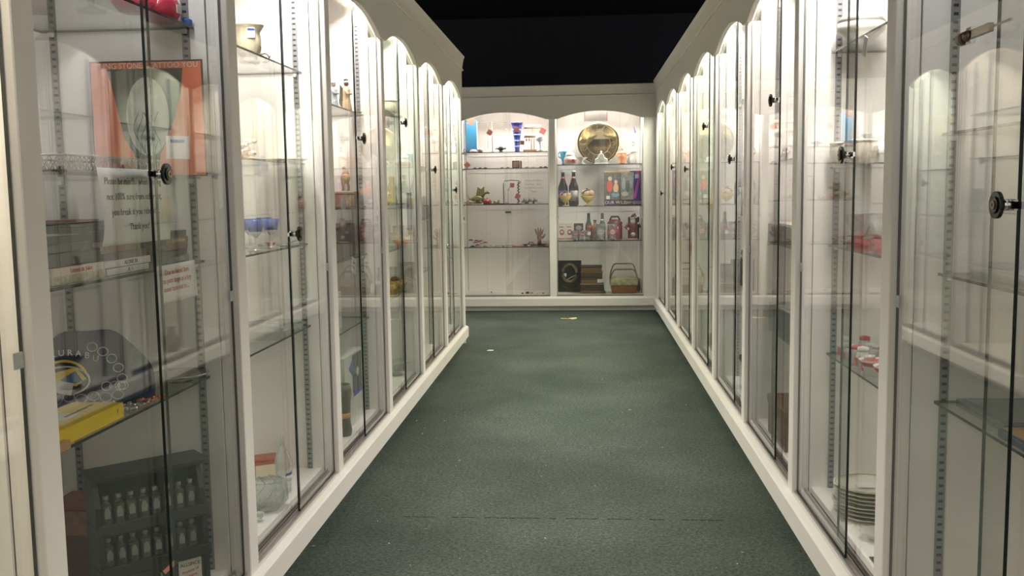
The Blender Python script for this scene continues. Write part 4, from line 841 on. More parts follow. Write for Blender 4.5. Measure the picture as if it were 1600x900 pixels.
for i in range(n): x_ = -.065+.13*i/(n-1); hh = .028+.022*((i*7) % 4)/3; mb.tube([(x_-.005, 0, .004), (x_, 0, hh)], [.008, .002], 6)
mb.tube([(-.07, 0, .006), (0, -.02, .008), (.07, 0, .006)], .008, 8); mb.build('tiara', BLACK, r)
for q, (px_, cc) in enumerate([(817, col(.85, .45, .42)), (829, WHITE), (838, WHITE), (843, col(.7, .7, .66)), (791, col(.75, .5, .45))]):
    o = MB().cbox((0, 0, .009), (.034, .001, .018)).build('shelf_card', cc, None, (BX(px_, Y=YF-.025), YF-.03, S3), rot=(0, 0, 0)); tag(o, ('coral card in front of the black tiara', 'white card under the tiara centre', 'white card under the tiara end', 'grey card right of the tiara', 'pink card under the necklace stand')[q], 'price tag', 'small cards along the third shelf edge')
# handwriting on the glass
r = T('glass_note', 'faint handwritten lines on the pane above the black tiara', 'note', BX(834, Y=DF+.012), DF+.0135, row_z(834, 290, Y=DF+.013))
for q, s_ in enumerate(('Please ask before', 'touching ... items', 'over $50 at counter', 'Thanks')): text(s_, .021, r, (0, -.001, .045-.032*q), (PI/2, 0, 0), col(.35, .35, .36), ext=.0002)
# fourth shelf
r = T('hand_model', 'brown articulated wooden hand with spread fingers', 'hand model', BX(842), YF+.05, S4+.0262, .15)
wd = col(.33, .17, .10, .5)
bm_ = MB(); bm_.tube([(0, 0, 0), (0, 0, .03), (0, -.002, .055), (0, 0, .085), (0, 0, .092)], [.017, .016, .026, .030, .020], 12)
for i, (x_, L_, sp_) in enumerate([(-.022, .050, -.30), (-.008, .062, -.08), (.007, .058, .10), (.021, .046, .28)]):
    bm_.tube([(x_, 0, .080), (x_+L_*.45*sp_, -.002, .080+L_*.5), (x_+L_*.8*sp_, -.007, .080+L_*.85), (x_+L_*.95*sp_, -.011, .080+L_)], [.0085, .0075, .0065, .005], 8)
bm_.tube([(.022, 0, .045), (.040, -.004, .062), (.052, -.007, .085)], [.011, .009, .006], 8)
o = bm_.build('hand', wd, r)
mb = MB(); mb.lathe([(.018, -.004), (.018, .004)], (0, 0, 0), 16); mb.build('wrist_disc', BROWN, r)
r = T('driftwood_log', 'dark driftwood log under the wooden hand', 'log', BX(838), YF+.05, S4+.0110); mb = MB(); mb.tube([(-.13, 0, 0), (-.09, .004, .001), (-.03, -.003, 0), (.03, .004, .0), (.09, 0, 0)], [.008, .010, .009, .0105, .0095], 9); mb.build('log', col(.09, .055, .04, .7, 0, .4, 60), r); mb = MB(); mb.tube([(-.08, 0, .005), (-.07, 0, .022), (-.04, 0, .026), (-.03, 0, .008)], .005, 7); mb.build('twig', col(.14, .10, .07, .7), r)
r = T('barrette_card', 'card rack of red and black hair clips at the left of the fourth shelf', 'hair clips', BX(747), YF+.03, S4+.003)
mb = MB(); mb.prism([(-.10, 0), (.10, 0), (.09, .035), (.03, .05), (-.08, .062)], 1, 0, .003); mb.build('card', WHITE, r, rot=(-.5, 0, 0))
for q, (x_, z_, cc) in enumerate([(-.07, .058, BLACK), (-.02, .052, BLACK), (-.03, .035, col(.6, .1, .1)), (0, .04, col(.65, .25, .22)), (.02, .05, RED), (.06, .035, BLACK), (.03, .025, col(.7, .4, .35)), (-.01, .012, BLACK)]): mb = MB(); mb.tube([(x_-.02, -.008, z_), (x_, -.012, z_+.004), (x_+.02, -.008, z_)], [.003, .006, .003], 7); mb.build('hair_clip', cc, r)
for q in range(11):
    px_ = (738, 746, 757, 771, 778, 786, 803, 808, 815, 826, 852)[q]; cc = (BLACK, col(.7, .35, .30), col(.3, .3, .3), WHITE, col(.5, .5, .48), col(.2, .2, .2), col(.75, .12, .10), PINK, col(.65, .2, .16), col(.5, .45, .4), col(.45, .16, .14))[q]
    r = T('trinket', '%s trinket lying on the fourth shelf' % ('black', 'salmon', 'charcoal', 'white', 'grey', 'dark grey', 'bright red', 'coral pink', 'brick red', 'stone coloured', 'maroon')[q], 'trinket', BX(px_), YF-.01, S4, .4*q, 'trinkets along the fourth shelf of the left end case')
    mb = MB(); mb.ball((0, 0, .008), .010, 0, (1.9, 1, .8), 12, 6); mb.build('body', cc, r); mb = MB(); mb.tube([(-.028, 0, .003), (-.012, .004, .004), (.028, -.004, .003)], .0025, 5); mb.build('pin', BLACK, r)
o = MB().cbox((0, 0, 0), (pxm(9.5), .004, pxm(2.4))).build('black_label', BLACK, None, (BX(793.5, Y=YF+.31), DF+.4175, row_z(793.5, 331.5, Y=DF+.41))); tag(o, 'narrow black strip fixed to the back panel above the fourth shelf', 'label strip')
# case bottom
for q, (px_, cc, sc_) in enumerate([(817, BLACK, .7), (825, BROWN, 1.2), (831.5, col(.5, .25, .2), .9), (838, WHITE, .9), (843, WHITE, .8), (849, col(.4, .22, .18), .7)]):
    r = T('curio', '%s on the bottom of the left end case' % ('small black stone', 'brown carved nut', 'reddish pebble', 'white china chip', 'white button card', 'brown bead cluster')[q], 'curio', BX(px_, .13), YF-.01, SB, 0, 'curios on the bottom of the left end case')
    mb = MB(); mb.ball((0, 0, .009*sc_), .012*sc_, 0, (1.4, 1, .75), 12, 7); mb.build('body', cc, r); mb = MB(); mb.ball((.01*sc_, -.006, .006*sc_), .005*sc_, 0, (1.2, 1, 1), 8, 6); mb.build('chip', col(.3, .25, .22), r)
r = T('black_bead', 'single tiny black bead near the left of the case bottom', 'bead', BX(767, .13), YF+.10, SB); mb = MB(); mb.ball((0, 0, .006), .006, 0, (1, 1, 1), 12, 8); mb.build('bead', BLACK, r)

# right end case, top shelf
T1, T2, T3 = 1.2772, .9112, .6022
r = T('round_brass_tray', 'large round brass and silver tray leaning in the right end case', 'tray', BX(935.5, 1.45), YF+.16, T1, 0); Rt = pxm(33.5)
mb = MB(); mb.lathe([(Rt*.90, 0), (Rt*.93, .003), (Rt, .012), (Rt*.985, .015), (Rt*.90, .006), (0, .005)], (0, 0, 0), 56); mb.build('tray', col(.80, .66, .38, .07, 1), r, (0, .045, Rt+.001), rot=(PI/2-.10, 0, 0))
mb = MB()
for k, rr in enumerate((.55, .88)): mb.tube([(Rt*rr*math.cos(2*PI*i/40), Rt*rr*math.sin(2*PI*i/40), .0065) for i in range(40)], .0016, 5, 0, True)
for i in range(16): a = 2*PI*i/16; mb.tube([(Rt*.58*math.cos(a), Rt*.58*math.sin(a), .0062), (Rt*.72*math.cos(a+.1), Rt*.72*math.sin(a+.1), .0065), (Rt*.85*math.cos(a), Rt*.85*math.sin(a), .0062)], .0013, 5)
mb.build('engraving', col(.35, .26, .12, .3, .9), r, (0, .045, Rt+.001), rot=(PI/2-.10, 0, 0))
mb = MB(); mb.tube([(-.05, -.05, .006), (-.02, -.03, .05), (.0, .02, .09)], .004, 6); mb.tube([(.05, -.05, .006), (.02, -.03, .05), (.0, .02, .09)], .004, 6); mb.tube([(-.05, -.05, .006), (0, .07, .006), (.05, -.05, .006)], .004, 6); mb.build('easel', BLACK, r)
o = MB().cbox((0, 0, 0), (pxm(33), .001, pxm(14))).build('price_sign', col(.88, .80, .84, .7), None, (BX(931, 1.7, YF-.02), YF-.02, row_z(931, 182, Y=YF-.02))); tag(o, 'pale pink card hung above the round brass tray', 'price sign')
for s in (-1, 1): MB().cbox((s*pxm(17), -.0005, 0), (.008, .002, pxm(14))).build('red_edge', col(.8, .25, .25), o)
r = T('blue_handled_vase', 'turquoise two handled vase at the left of the tray shelf', 'vase', BX(883, 1.4, YF+.085), YF+.085, T1); h_ = pxm(21)
mb = MB(); mb.lathe([(.028, 0), (.03, .006), (.026, .02), (.040, h_*.5), (.044, h_*.75), (.055, h_), (.05, h_), (.035, h_*.6), (0, .03)], (0, 0, 0), 26); mb.build('body', col(.0, .30, .48, .2), r)
for s in (-1, 1): mb = MB(); mb.tube([(s*.050, 0, h_*.95), (s*.060, 0, h_*.85), (s*.058, 0, h_*.6), (s*.04, 0, h_*.5)], .005, 7); mb.build('handle', col(.0, .27, .45, .2), r)
r = T('pink_lidded_jar', 'white jar with a coral band and domed lid beside the turquoise vase', 'jar', BX(891), YF+.003, T1); mb = MB(); mb.lathe([(.045, 0), (.052, .01), (.053, .05), (.040, .075), (.036, .078)], (0, 0, 0), 28); mb.build('body', WHITE, r); mb = MB(); mb.lathe([(.0525, .012), (.0545, .014), (.0548, .046), (.0535, .048)], (0, 0, 0), 28); mb.build('coral_band', col(.85, .42, .32), r); mb = MB(); mb.lathe([(.040, .078), (.041, .084), (.030, .105), (.01, .115), (.012, .125), (0, .13)], (0, 0, 0), 26); mb.build('lid', WHITE, r)
mb = MB(); mb.box((.018, -.056, .015), (.042, -.050, .045)); mb.build('red_patch', col(.75, .08, .12), r)
r = T('milk_glass_creamer', 'white star shaped milk glass dish in front of the tray', 'dish', BX(909), YF+.0, T1); mb = MB(); mb.lathe([(.03, 0), (.034, .006), (.014, .02), (.018, .035), (.05, .062), (.046, .062), (.01, .04), (0, .038)], (0, 0, 0), 40, 0, True, .10, 5); mb.build('dish', WHITE, r)
r = T('butter_dish', 'white covered butter dish with knob in front of the tray', 'butter dish', BX(939.5), YF-.008, T1); mb = MB(); mb.box((-.066, -.04, 0), (.066, .04, .008)); bezel(mb.build('base', WHITE, r), .003); mb = MB(); mb.prism([(-.056, .0085), (.056, .0085), (.056, .045), (.03, .055), (.02, .085), (.0, .10), (-.02, .085), (-.03, .055), (-.056, .045)], 1, -.032, .032); bezel(mb.build('cover', WHITE, r), .006); mb = MB(); mb.ball((0, 0, .106), .009); mb.build('knob', WHITE, r); mb = MB(); mb.box((-.012, -.0335, .015), (.02, -.0325, .035)); mb.build('print', col(.6, .6, .66), r)
for q, (px_, z_, s_) in enumerate([(884, 0, 1), (884, 0, 0)]):
    pass
r = T('white_figure_vase', 'white china figure vase behind the turquoise vase', 'vase', BX(883, 1.4, YF+.19), YF+.19, T1); mb = MB(); mb.lathe([(.035, 0), (.038, .01), (.02, .04), (.03, .09), (.042, .12), (.02, .16), (.028, .19), (.026, .19), (0, .16)], (0, 0, 0), 26); mb.build('body', WHITE, r); mb = MB(); mb.tube([(.03, 0, .15), (.06, 0, .165), (.07, 0, .14), (.04, 0, .11)], .008, 8); mb.build('handle', WHITE, r)
mb = MB(); mb.tube([(-.05, 0, .235), (-.02, 0, .205), (.02, 0, .205), (.05, 0, .235)], .0018, 6); mb.tube([(-.03, 0, .19), (.0, 0, .205), (.03, 0, .19)], .0018, 6); mb.build('wire_crown', col(.35, .30, .28, .3, .6), r)
r = T('copper_pitcher', 'orange copper covered pot with a finial', 'pot', BX(972), YF, T1); mb = MB(); mb.lathe([(.030, 0), (.032, .006), (.026, .015), (.042, .055), (.040, .085), (.038, .088)], (0, 0, 0), 26); mb.build('body', col(.78, .34, .18, .35, .3), r); mb = MB(); mb.lathe([(.041, .088), (.041, .094), (.02, .108), (.005, .112), (.005, .122), (.011, .130), (.006, .140), (0, .142)], (0, 0, 0), 24); mb.build('lid', col(.75, .32, .17, .35, .3), r); mb = MB(); mb.tube([(.036, 0, .07), (.06, 0, .085), (.080, 0, .088)], [.008, .005, .004], 7); mb.build('spout', col(.75, .32, .17, .35, .3), r)
robed_figure('gnome_figurine', 'pale figurine in a blue and pink pointed hat, right of the copper pot', BX(989.5), YF+.05, T1, .19, col(.80, .78, .74), col(.80, .60, .50), col(.70, .40, .45), col(.12, .14, .35), rz=0)
r = T('pointed_flag', 'small pink and navy pennant on a stick behind the gnome', 'pennant', BX(992, 1.5, YF+.12), YF+.12, T1); hh = pxm(61); mb = MB(); mb.tube([(-.02, 0, 0), (-.01, 0, hh)], .0025, 6); mb.lathe([(.022, 0), (.022, .006), (.004, .01)], (-.02, 0, 0), 14); mb.build('stick', SILVER, r); mb = MB(); mb.prism([(-.011, hh-.01), (.04, hh-.15), (-.014, hh-.13)], 1, -.001, .001); mb.build('cloth', col(.75, .45, .45), r); mb = MB(); mb.prism([(-.012, hh), (.012, hh-.075), (-.014, hh-.07)], 1, -.002, -.001); mb.build('navy_tip', col(.1, .12, .35), r)
r = T('white_teacup', 'white teacup between the copper pot and the gnome', 'cup', BX(982), YF+.10, T1); mb = MB(); mb.lathe([(.014, 0), (.016, .05), (.032, .09), (.030, .09), (.012, .055), (0, .05)], (0, 0, 0), 24); mb.build('cup', WHITE, r)
# second shelf: beer bottles, sundae dishes, boxed set
AMB = glassmat('brown_bottle_glass', (.06, .02, .01), body=.8)
AMB = col(.018, .008, .010, .12)
for q, (px_, lab) in enumerate([(879.5, ('dark beer bottle with a blue label, nearer the centre post', col(.10, .12, .28))), (896.3, ('dark beer bottle with a grey label beside the sundae dishes', col(.40, .37, .36)))]):
    bottle('beer_bottle', lab[0], BX(px_), YF+.10, T2, pxm(54), .045, AMB, col(.8, .8, .78), ((.14, .44, 1.0, lab[1]), (.74, .84, .40, col(.55, .10, .14))), 'dark beer bottles', neck=.34)
for q, (px_, sc_, yo) in enumerate([(883.5, 1.0, .003), (918, 1.15, .012)]):
    r = T('sundae_dish', ('yellow sundae dish with mock ice cream in front of the beer bottles', 'larger yellow sundae dish with mock ice cream right of the bottles')[q], 'sundae dish', BX(px_), YF+yo, T2, 0, 'yellow sundae dishes'); s_ = sc_
    mb = MB(); mb.lathe([(.030*s_, 0), (.030*s_, .004), (.006*s_, .012), (.006*s_, .022), (.030*s_, .045), (.055*s_, .088), (.052*s_, .088), (.02*s_, .045), (0, .03)], (0, 0, 0), 40, 0, True, .03, 12); mb.build('dish', glassmat('yellow_glass', (.85, .66, .18), body=.6), r)
    for k, cc in enumerate([(.78, .66, .48), (.86, .78, .66), (.78, .52, .42)]): mb = MB(); mb.ball(((-.025+.025*k)*s_, -.005*k, .098*s_), .026*s_, 0, (1, 1, .9)); mb.build('scoop', col(*cc), r)
    mb = MB(); mb.tube([(-.04*s_, -.02, .10*s_), (-.015*s_, -.03, .118*s_), (.015*s_, -.02, .122*s_), (.035*s_, -.015, .105*s_)], .005, 7); mb.ball((-.005, -.01, .132*s_), .009); mb.build('sauce', BROWN, r)
    mb = MB(); mb.ball((.03*s_, -.02*s_, .108*s_), .01); mb.ball((-.03*s_, -.025*s_, .100*s_), .009); mb.build('cherries', RED, r)
r = T('boxed_set', 'glossy picture boxed set with violet and blue right edge', 'boxed set', BX(973), YF+.06, T2); bw, bh = pxm(57), pxm(53)
mb = MB(); mb.box((-bw/2, 0, 0), (bw/2, .05, bh)); bezel(mb.build('carton', col(.10, .09, .10, .25), r), .002)
mb = MB(); mb.box((-bw/2+.004, -.001, .05), (-.022, -.0002, bh-.012)); mb.build('picture_panel', mat('busy_print_a', (.16, .15, .15), .35, noise=.9, scale=38), r)
mb = MB(); mb.box((-.016, -.001, .05), (bw*.30, -.0002, bh-.012)); mb.build('picture_panel', mat('busy_print_b', (.28, .29, .29), .35, noise=.9, scale=45), r)
for x_, z_, a, b, cc in [(-.115, .17, .026, .052, (.68, .12, .09)), (-.112, .237, .018, .020, (.72, .55, .45)), (-.060, .15, .022, .045, (.85, .50, .28)), (-.060, .208, .014, .017, (.75, .55, .42)), (-.065, .095, .034, .022, (.22, .38, .55)), (-.025, .16, .010, .05, (.12, .12, .14))]: mb = MB(); mb.prism(oval(x_, z_, a, b), 1, -.0022, -.0012); mb.build('printed_shape', col(*cc), r)
for x_, z_, a, b, cc in [(.01, .19, .016, .05, (.45, .46, .45)), (.045, .17, .018, .055, (.16, .17, .20)), (.075, .20, .014, .045, (.34, .36, .40)), (.02, .10, .03, .02, (.55, .48, .44))]: mb = MB(); mb.prism(oval(x_, z_, a, b), 1, -.0022, -.0012); mb.build('printed_shape', col(*cc), r)
mb = MB(); mb.prism([(bw*.30, .035), (bw/2, .035), (bw/2, bh), (bw*.30, bh)], 1, -.0012, -.0004); mb.build('blue_field', col(.03, .03, .32, .3), r); mb = MB(); mb.prism([(bw*.28, .06), (bw*.36, .06), (bw*.47, bh*.75), (bw*.47, bh), (bw*.34, bh), (bw*.40, bh*.75)], 1, -.0024, -.0016); mb.build('violet_stripe', col(.55, .07, .38, .35), r)
mb = MB(); mb.box((-bw/2, -.0014, bh-.012), (bw*.2, -.0004, bh)); mb.build('gold_edge', col(.7, .45, .2), r); mb = MB(); mb.box((-bw/2, -.0018, .0), (bw/2, -.0008, .042)); mb.build('title_band', col(.05, .02, .06), r)
text('OUR WILD', .040, r, (-.06, -.003, .024), (PI/2, 0, 0), WHITE); text('SCARY GOOD', .034, r, (.085, -.003, .022), (PI/2, 0, 0), WHITE, sx=.7)
mb = MB(); mb.box((bw*.34, -.0034, bh*.78), (bw*.44, -.0026, bh*.90)); mb.build('round_sticker', col(.6, .6, .62), r); mb = MB(); mb.box((-bw/2+.018, -.0034, .055), (-bw/2+.05, -.0026, .085)); mb.build('price_sticker', WHITE, r)
# third shelf: soda collection
for q, px_ in enumerate((877, 889)):
    r = T('glass_carton', ('cream soda glass carton, nearer the centre post', 'cream soda glass carton, nearer the bottles')[q], 'box', BX(px_), YF-.01, T3, 0, 'cream cartons with round red print'); mb = MB(); mb.box((-.032, 0, 0), (.032, .07, pxm(27))); bezel(mb.build('carton', col(.68, .62, .58), r), .001)
    mb = MB(); mb.prism(oval(.004, .075, .021, .026), 1, -.001, -.0001); mb.build('round_print', col(.30, .05, .06), r); mb = MB(); mb.prism(oval(.004, .078, .012, .012), 1, -.002, -.0011); mb.build('glass_print', col(.62, .55, .5), r); mb = MB(); mb.box((-.03, -.001, .012), (.03, -.0002, .022)); mb.box((-.02, -.001, .118), (.02, -.0002, .126)); mb.build('print_lines', col(.35, .1, .1), r)
r = T('dark_carton_soda', 'dark carton with a white print behind the cream cartons', 'box', BX(904), YF+.085, T3); mb = MB(); mb.box((-.045, 0, 0), (.04, .07, pxm(26))); bezel(mb.build('carton', col(.07, .03, .04), r)); mb = MB(); mb.prism(oval(.0, .11, .028, .022), 1, -.001, -.0001); mb.build('print', col(.4, .33, .36), r)
for q, px_ in enumerate((898.5, 908, 917.5)):
    r = T('soda_tumbler', ('clear tumbler with faint red lettering by the dark carton', 'clear tumbler with a red band in the tumbler trio', 'clear tumbler with a white tag at its rim')[q], 'glass', BX(px_), YF-.02, T3, 0, 'clear soda tumblers'); mb = MB(); mb.lathe([(.020, 0), (.022, .004), (.020, .03), (.027, .070), (.025, .090), (.0235, .090), (.018, .03), (0, .008)], (0, 0, 0), 22); mb.build('glass', M_CLEAR, r)
    mb = MB(); mb.lathe([(.0245, .045), (.0262, .055), (.0268, .062)], (0, 0, 0), 22); mb.build('red_print', col(.5, .25, .27), r)
    if q == 2: mb = MB(); mb.box((.0, -.034, .05), (.028, -.032, .078)); mb.build('price_tag', M_PAPER, r)
GB_ = glassmat('green_bottle_glass', (.04, .22, .09), body=.7); GB_ = col(.015, .085, .035, .12)
bottle('soda_bottle', 'green soda bottle with a red neck label, left of the amber one', BX(919.5), YF+.07, T3, pxm(42), .030, GB_, None, ((.30, .56, .98, col(.35, .06, .06)), (.12, .24, .98, col(.08, .12, .09))), 'green soda bottles', neck=.42)
bottle('soda_bottle', 'green soda bottle with a round white print behind the soda glass', BX(941), YF+.08, T3, pxm(42), .030, GB_, None, ((.30, .56, .98, col(.25, .05, .06)), (.66, .76, .55, WHITE)), 'green soda bottles', neck=.42)
bottle('amber_bottle', 'short amber bottle between the green bottles', BX(929.5), YF+.07, T3, pxm(31), .034, col(.50, .30, .14, .15), col(.05, .03, .03), ((.35, .75, .95, col(.45, .2, .1)),), neck=.35)
for q, px_ in enumerate((937.5, 956.5)):
    r = T('soda_glass', ('bell shaped soda glass with a grey round print', 'bell shaped soda glass with a red round print')[q], 'glass', BX(px_), YF-.001, T3, 0, 'bell shaped soda glasses'); mb = MB(); mb.lathe([(.034, 0), (.036, .006), (.028, .018), (.030, .04), (.044, .085), (.040, .12), (.045, .145), (.043, .145), (.036, .11), (.024, .04), (0, .016)], (0, 0, 0), 26); mb.build('glass', M_CLEAR, r)
    mb = MB(); mb.prism(oval(0, .075, .034, .034), 1, -.047, -.0455); mb.build('round_print', (col(.38, .36, .36), col(.50, .07, .08))[q], r); mb = MB(); mb.prism(oval(0, .075, .022, .022), 1, -.049, -.0475); mb.build('inner_print', col(.62, .58, .56), r); text('Cola', .020, r, (0, -.050, .075), (PI/2, 0, 0), (col(.2, .2, .2), RED)[q])
r = T('red_cooler', 'red barrel shaped drinks dispenser with a black handle', 'dispenser', BX(961), YF+.125, T3); mb = MB(); mb.lathe([(.058, 0), (.066, .01), (.068, .12), (.064, .135)], (0, 0, 0), 30); mb.build('barrel', col(.30, .05, .055, .3), r); mb = MB(); mb.lathe([(.064, .135), (.069, .14), (.069, .152), (.045, .175), (.02, .182)], (0, 0, 0), 30); mb.build('lid', col(.22, .04, .05, .3), r); mb = MB(); mb.tube([(-.045, 0, .17), (-.03, 0, .205), (.03, 0, .205), (.045, 0, .17)], .009, 8); mb.build('handle', BLACK, r); mb = MB(); mb.box((-.045, -.071, .06), (.03, -.066, .125)); mb.build('red_panel', col(.62, .05, .05), r); mb = MB(); mb.box((-.03, -.073, .10), (.03, -.0715, .115)); mb.build('white_script', WHITE, r)
r = T('santa_figurine', 'santa figurine in dark red and white on the soda shelf', 'figurine', BX(988.5), YF+.02, T3, 0); H = pxm(40); DR = col(.16, .03, .04, .5)
mb = MB(); mb.lathe([(.30*H/1.6, 0), (.30*H/1.6, .12*H), (.25*H/1.6, .3*H), (.27*H/1.6, .55*H), (.14*H/1.6, .70*H)], (0, 0, 0), 24); mb.build('coat', DR, r)
mb = MB(); mb.ball((0, 0, .77*H), .10*H, 0, (1, 1, 1.1)); mb.build('head', col(.55, .36, .30), r); mb = MB(); mb.ball((0, -.05*H, .69*H), .10*H, 0, (1, .7, 1.2)); mb.tube([(-.10*H, 0, .85*H), (0, -.08*H, .85*H), (.10*H, 0, .85*H)], .03*H, 8); mb.lathe([(.185*H, 0), (.19*H, .06*H)], (0, 0, 0), 24); mb.build('beard_and_fur', col(.6, .56, .54), r)
mb = MB(); mb.tube([(0, 0, .86*H), (.02*H, 0, .95*H), (.08*H, 0, 1.0*H), (.13*H, 0, .90*H)], [.09*H, .065*H, .035*H, .02*H], 10); mb.build('hat', DR, r); mb = MB(); mb.ball((.14*H, 0, .88*H), .028*H); mb.build('pompom', WHITE, r)
mb = MB(); mb.tube([(-.16*H, 0, .62*H), (-.28*H, -.04*H, .48*H), (-.20*H, -.14*H, .42*H)], [.06*H, .055*H, .04*H], 8); mb.tube([(.16*H, 0, .62*H), (.27*H, -.04*H, .52*H), (.22*H, -.12*H, .60*H)], [.06*H, .055*H, .04*H], 8); mb.build('arms', DR, r); mb = MB(); mb.ball((-.18*H, -.16*H, .42*H), .045*H); mb.ball((.21*H, -.14*H, .64*H), .045*H); mb.ball((0, -.18*H, .22*H), .09*H, 0, (1, .5, .8)); mb.build('gloves_and_buckle', col(.62, .58, .56), r)
r = T('dark_box_soda', 'dark maroon box standing behind the santa figurine', 'box', BX(990, 1, YF+.17), YF+.15, T3); mb = MB(); mb.box((-.05, 0, 0), (.05, .05, .20)); bezel(mb.build('carton', col(.08, .05, .07), r))
r = T('red_ribbon', 'red ribbon laid along the front of the soda shelf', 'ribbon', BX(981), YF-.040, T3); mb = MB(); mb.tube([(-.12, 0, .004), (-.04, -.004, .005), (.04, .002, .004), (.11, 0, .005)], [.003, .004, .004, .003], 6); mb.build('ribbon', col(.6, .22, .2), r)
# case bottom: mirror print, wicker boxes, basket
r = T('wreath_print', 'dark square frame with a wreath round a black oval', 'framed picture', BX(890.2, .3, YF+.14), YF+.14, SB); fw, fh = pxm(37), pxm(50)
mb = MB(); mb.box((-fw/2, 0, 0), (fw/2, .012, fh)); bezel(mb.build('frame', col(.03, .024, .022), r), .002)
mb = MB(); mb.tube([(.30*fw*math.cos(2*PI*i/28), -.008, fh*.60+.27*fh*math.sin(2*PI*i/28)) for i in range(28)], .016, 8, 0, True); mb.build('wreath', col(.20, .16, .12, .6, 0, .7, 70), r)
mb = MB(); mb.prism(oval(-.02*fw, fh*.56, .20*fw, .20*fh), 1, -.012, -.004); mb.build('dark_oval', col(.03, .03, .03, .2), r); mb = MB(); mb.tube([(-.3*fw, -.006, fh*.2), (0, -.006, fh*.05), (.3*fw, -.006, fh*.2)], .008, 6); mb.build('foliage_swag', col(.08, .07, .05, .6, 0, .7, 70), r)
mb = MB(); mb.box((-fw*.30, -.014, fh*.50), (-fw*.14, -.0125, fh*.60)); mb.build('price_tag', M_PAPER, r); mb = MB(); mb.tube([(-.04, -.02, fh*.35), (.0, -.02, fh*.45), (.06, -.02, fh*.55)], .0025, 5); mb.build('white_cord', WHITE, r)
wick = mat('brown_wicker', (.20, .115, .06), .65, noise=.55, scale=130, bump=.8, bscale=300); wickd = mat('dark_wicker', (.075, .05, .03), .65, noise=.6, scale=130, bump=.8, bscale=300)
t = SB
for q, (w_, h_, m_, lb, px_) in enumerate([(pxm(39), pxm(7.5), wick, 'flat brown wicker box at the bottom of the wicker stack', 926.5), (pxm(37), pxm(8), wickd, 'dark green brown wicker box second in the wicker stack', 925), (pxm(33), pxm(10), wick, 'brown wicker box with a price card, third in the stack', 924), (pxm(33), pxm(9), wickd, 'dark lidded wicker box above the carded one', 924.5), (pxm(32), pxm(9), wick, 'topmost brown wicker box of the stack', 924)]):
    r = T('wicker_box', lb, 'basket', BX(px_, .25), YF+.02, t, 0, 'stacked wicker boxes'); mb = MB(); mb.box((-w_/2, -.05, 0), (w_/2, .09, h_*.70)); bezel(mb.build('box_body', m_, r), .004)
    mb = MB(); mb.box((-w_/2-.004, -.054, h_*.70+.0003), (w_/2+.004, .094, h_-.0005)); bezel(mb.build('woven_lid', wickd if m_ is wick else wick, r), .004)
    if q == 2: mb = MB(); mb.box((w_*.28, -.0565, h_*.2), (w_*.52, -.0555, h_*.75)); mb.build('price_card', M_PAPER, r)
    if q == 1: mb = MB(); mb.box((-w_/2, -.062, h_*.95), (w_/2+.02, -.056, h_*1.0)); mb.build('cream_edging', CREAM, r)
    t += h_
r = T('hanging_tag', 'white swing tag leaning between the wicker stack and the basket', 'price tag', BX(948, .25), YF-.055, SB); mb = MB(); mb.box((-.020, 0, .03), (.020, .001, .105)); mb.build('card', M_PAPER, r, rot=(0, -.08, 0)); mb = MB(); mb.tube([(0, 0, .10), (-.01, .01, .13)], .001, 5); mb.build('string', WHITE, r)
r = T('picnic_basket', 'brown gathering basket with two bent handles and a flowered lining', 'basket', BX(974.5, .25), YF+.03, SB); bw = pxm(42)
mb = MB(); pl = [(-bw*.44, 0), (bw*.44, 0), (bw*.5, pxm(17)), (-bw*.5, pxm(17))]; mb.prism(pl, 1, -.07, .09); bezel(mb.build('basket_body', mat('rust_splint', (.27, .12, .05), .6, noise=.4, scale=60, bump=.5), r), .008)
mb = MB(); mb.prism([(-bw*.51, pxm(13)), (bw*.51, pxm(13)), (bw*.52, pxm(23)), (bw*.3, pxm(25)), (-.01, pxm(23.5)), (-bw*.3, pxm(25)), (-bw*.52, pxm(23))], 1, -.077, .097); bezel(mb.build('flowered_lining', mat('floral_cloth', (.50, .46, .30), .8, noise=.75, scale=28), r), .006)
for k, yy in enumerate((-.07, .07)):
    mb = MB(); hz = pxm((38, 45)[k]); pts = [(bw*.5*math.cos(PI*i/16)*(1.0), yy, pxm(20)+(hz-pxm(20))*min(1, math.sin(PI*i/16)*1.35)) for i in range(17)]
    mb.tube(pts, .006, 8); mb.build('handle', col(.22, .13, .07, .5), r)
r = T('white_rag_doll', 'small white cloth bundle right of the basket', 'cloth bundle', BX(997, .25, YF+.16), YF+.16, SB); mb = MB(); mb.lathe([(.012, 0), (.018, .03), (.020, .07), (.014, .10), (.016, .115), (.0, .125)], (0, 0, 0), 16, 0, True, .08, 5); mb.build('bundle', col(.45, .42, .38), r); mb = MB(); mb.tube([(-.014, -.004, .095), (.0, -.016, .093), (.014, -.004, .095)], .002, 5); mb.build('tie', BROWN, r)

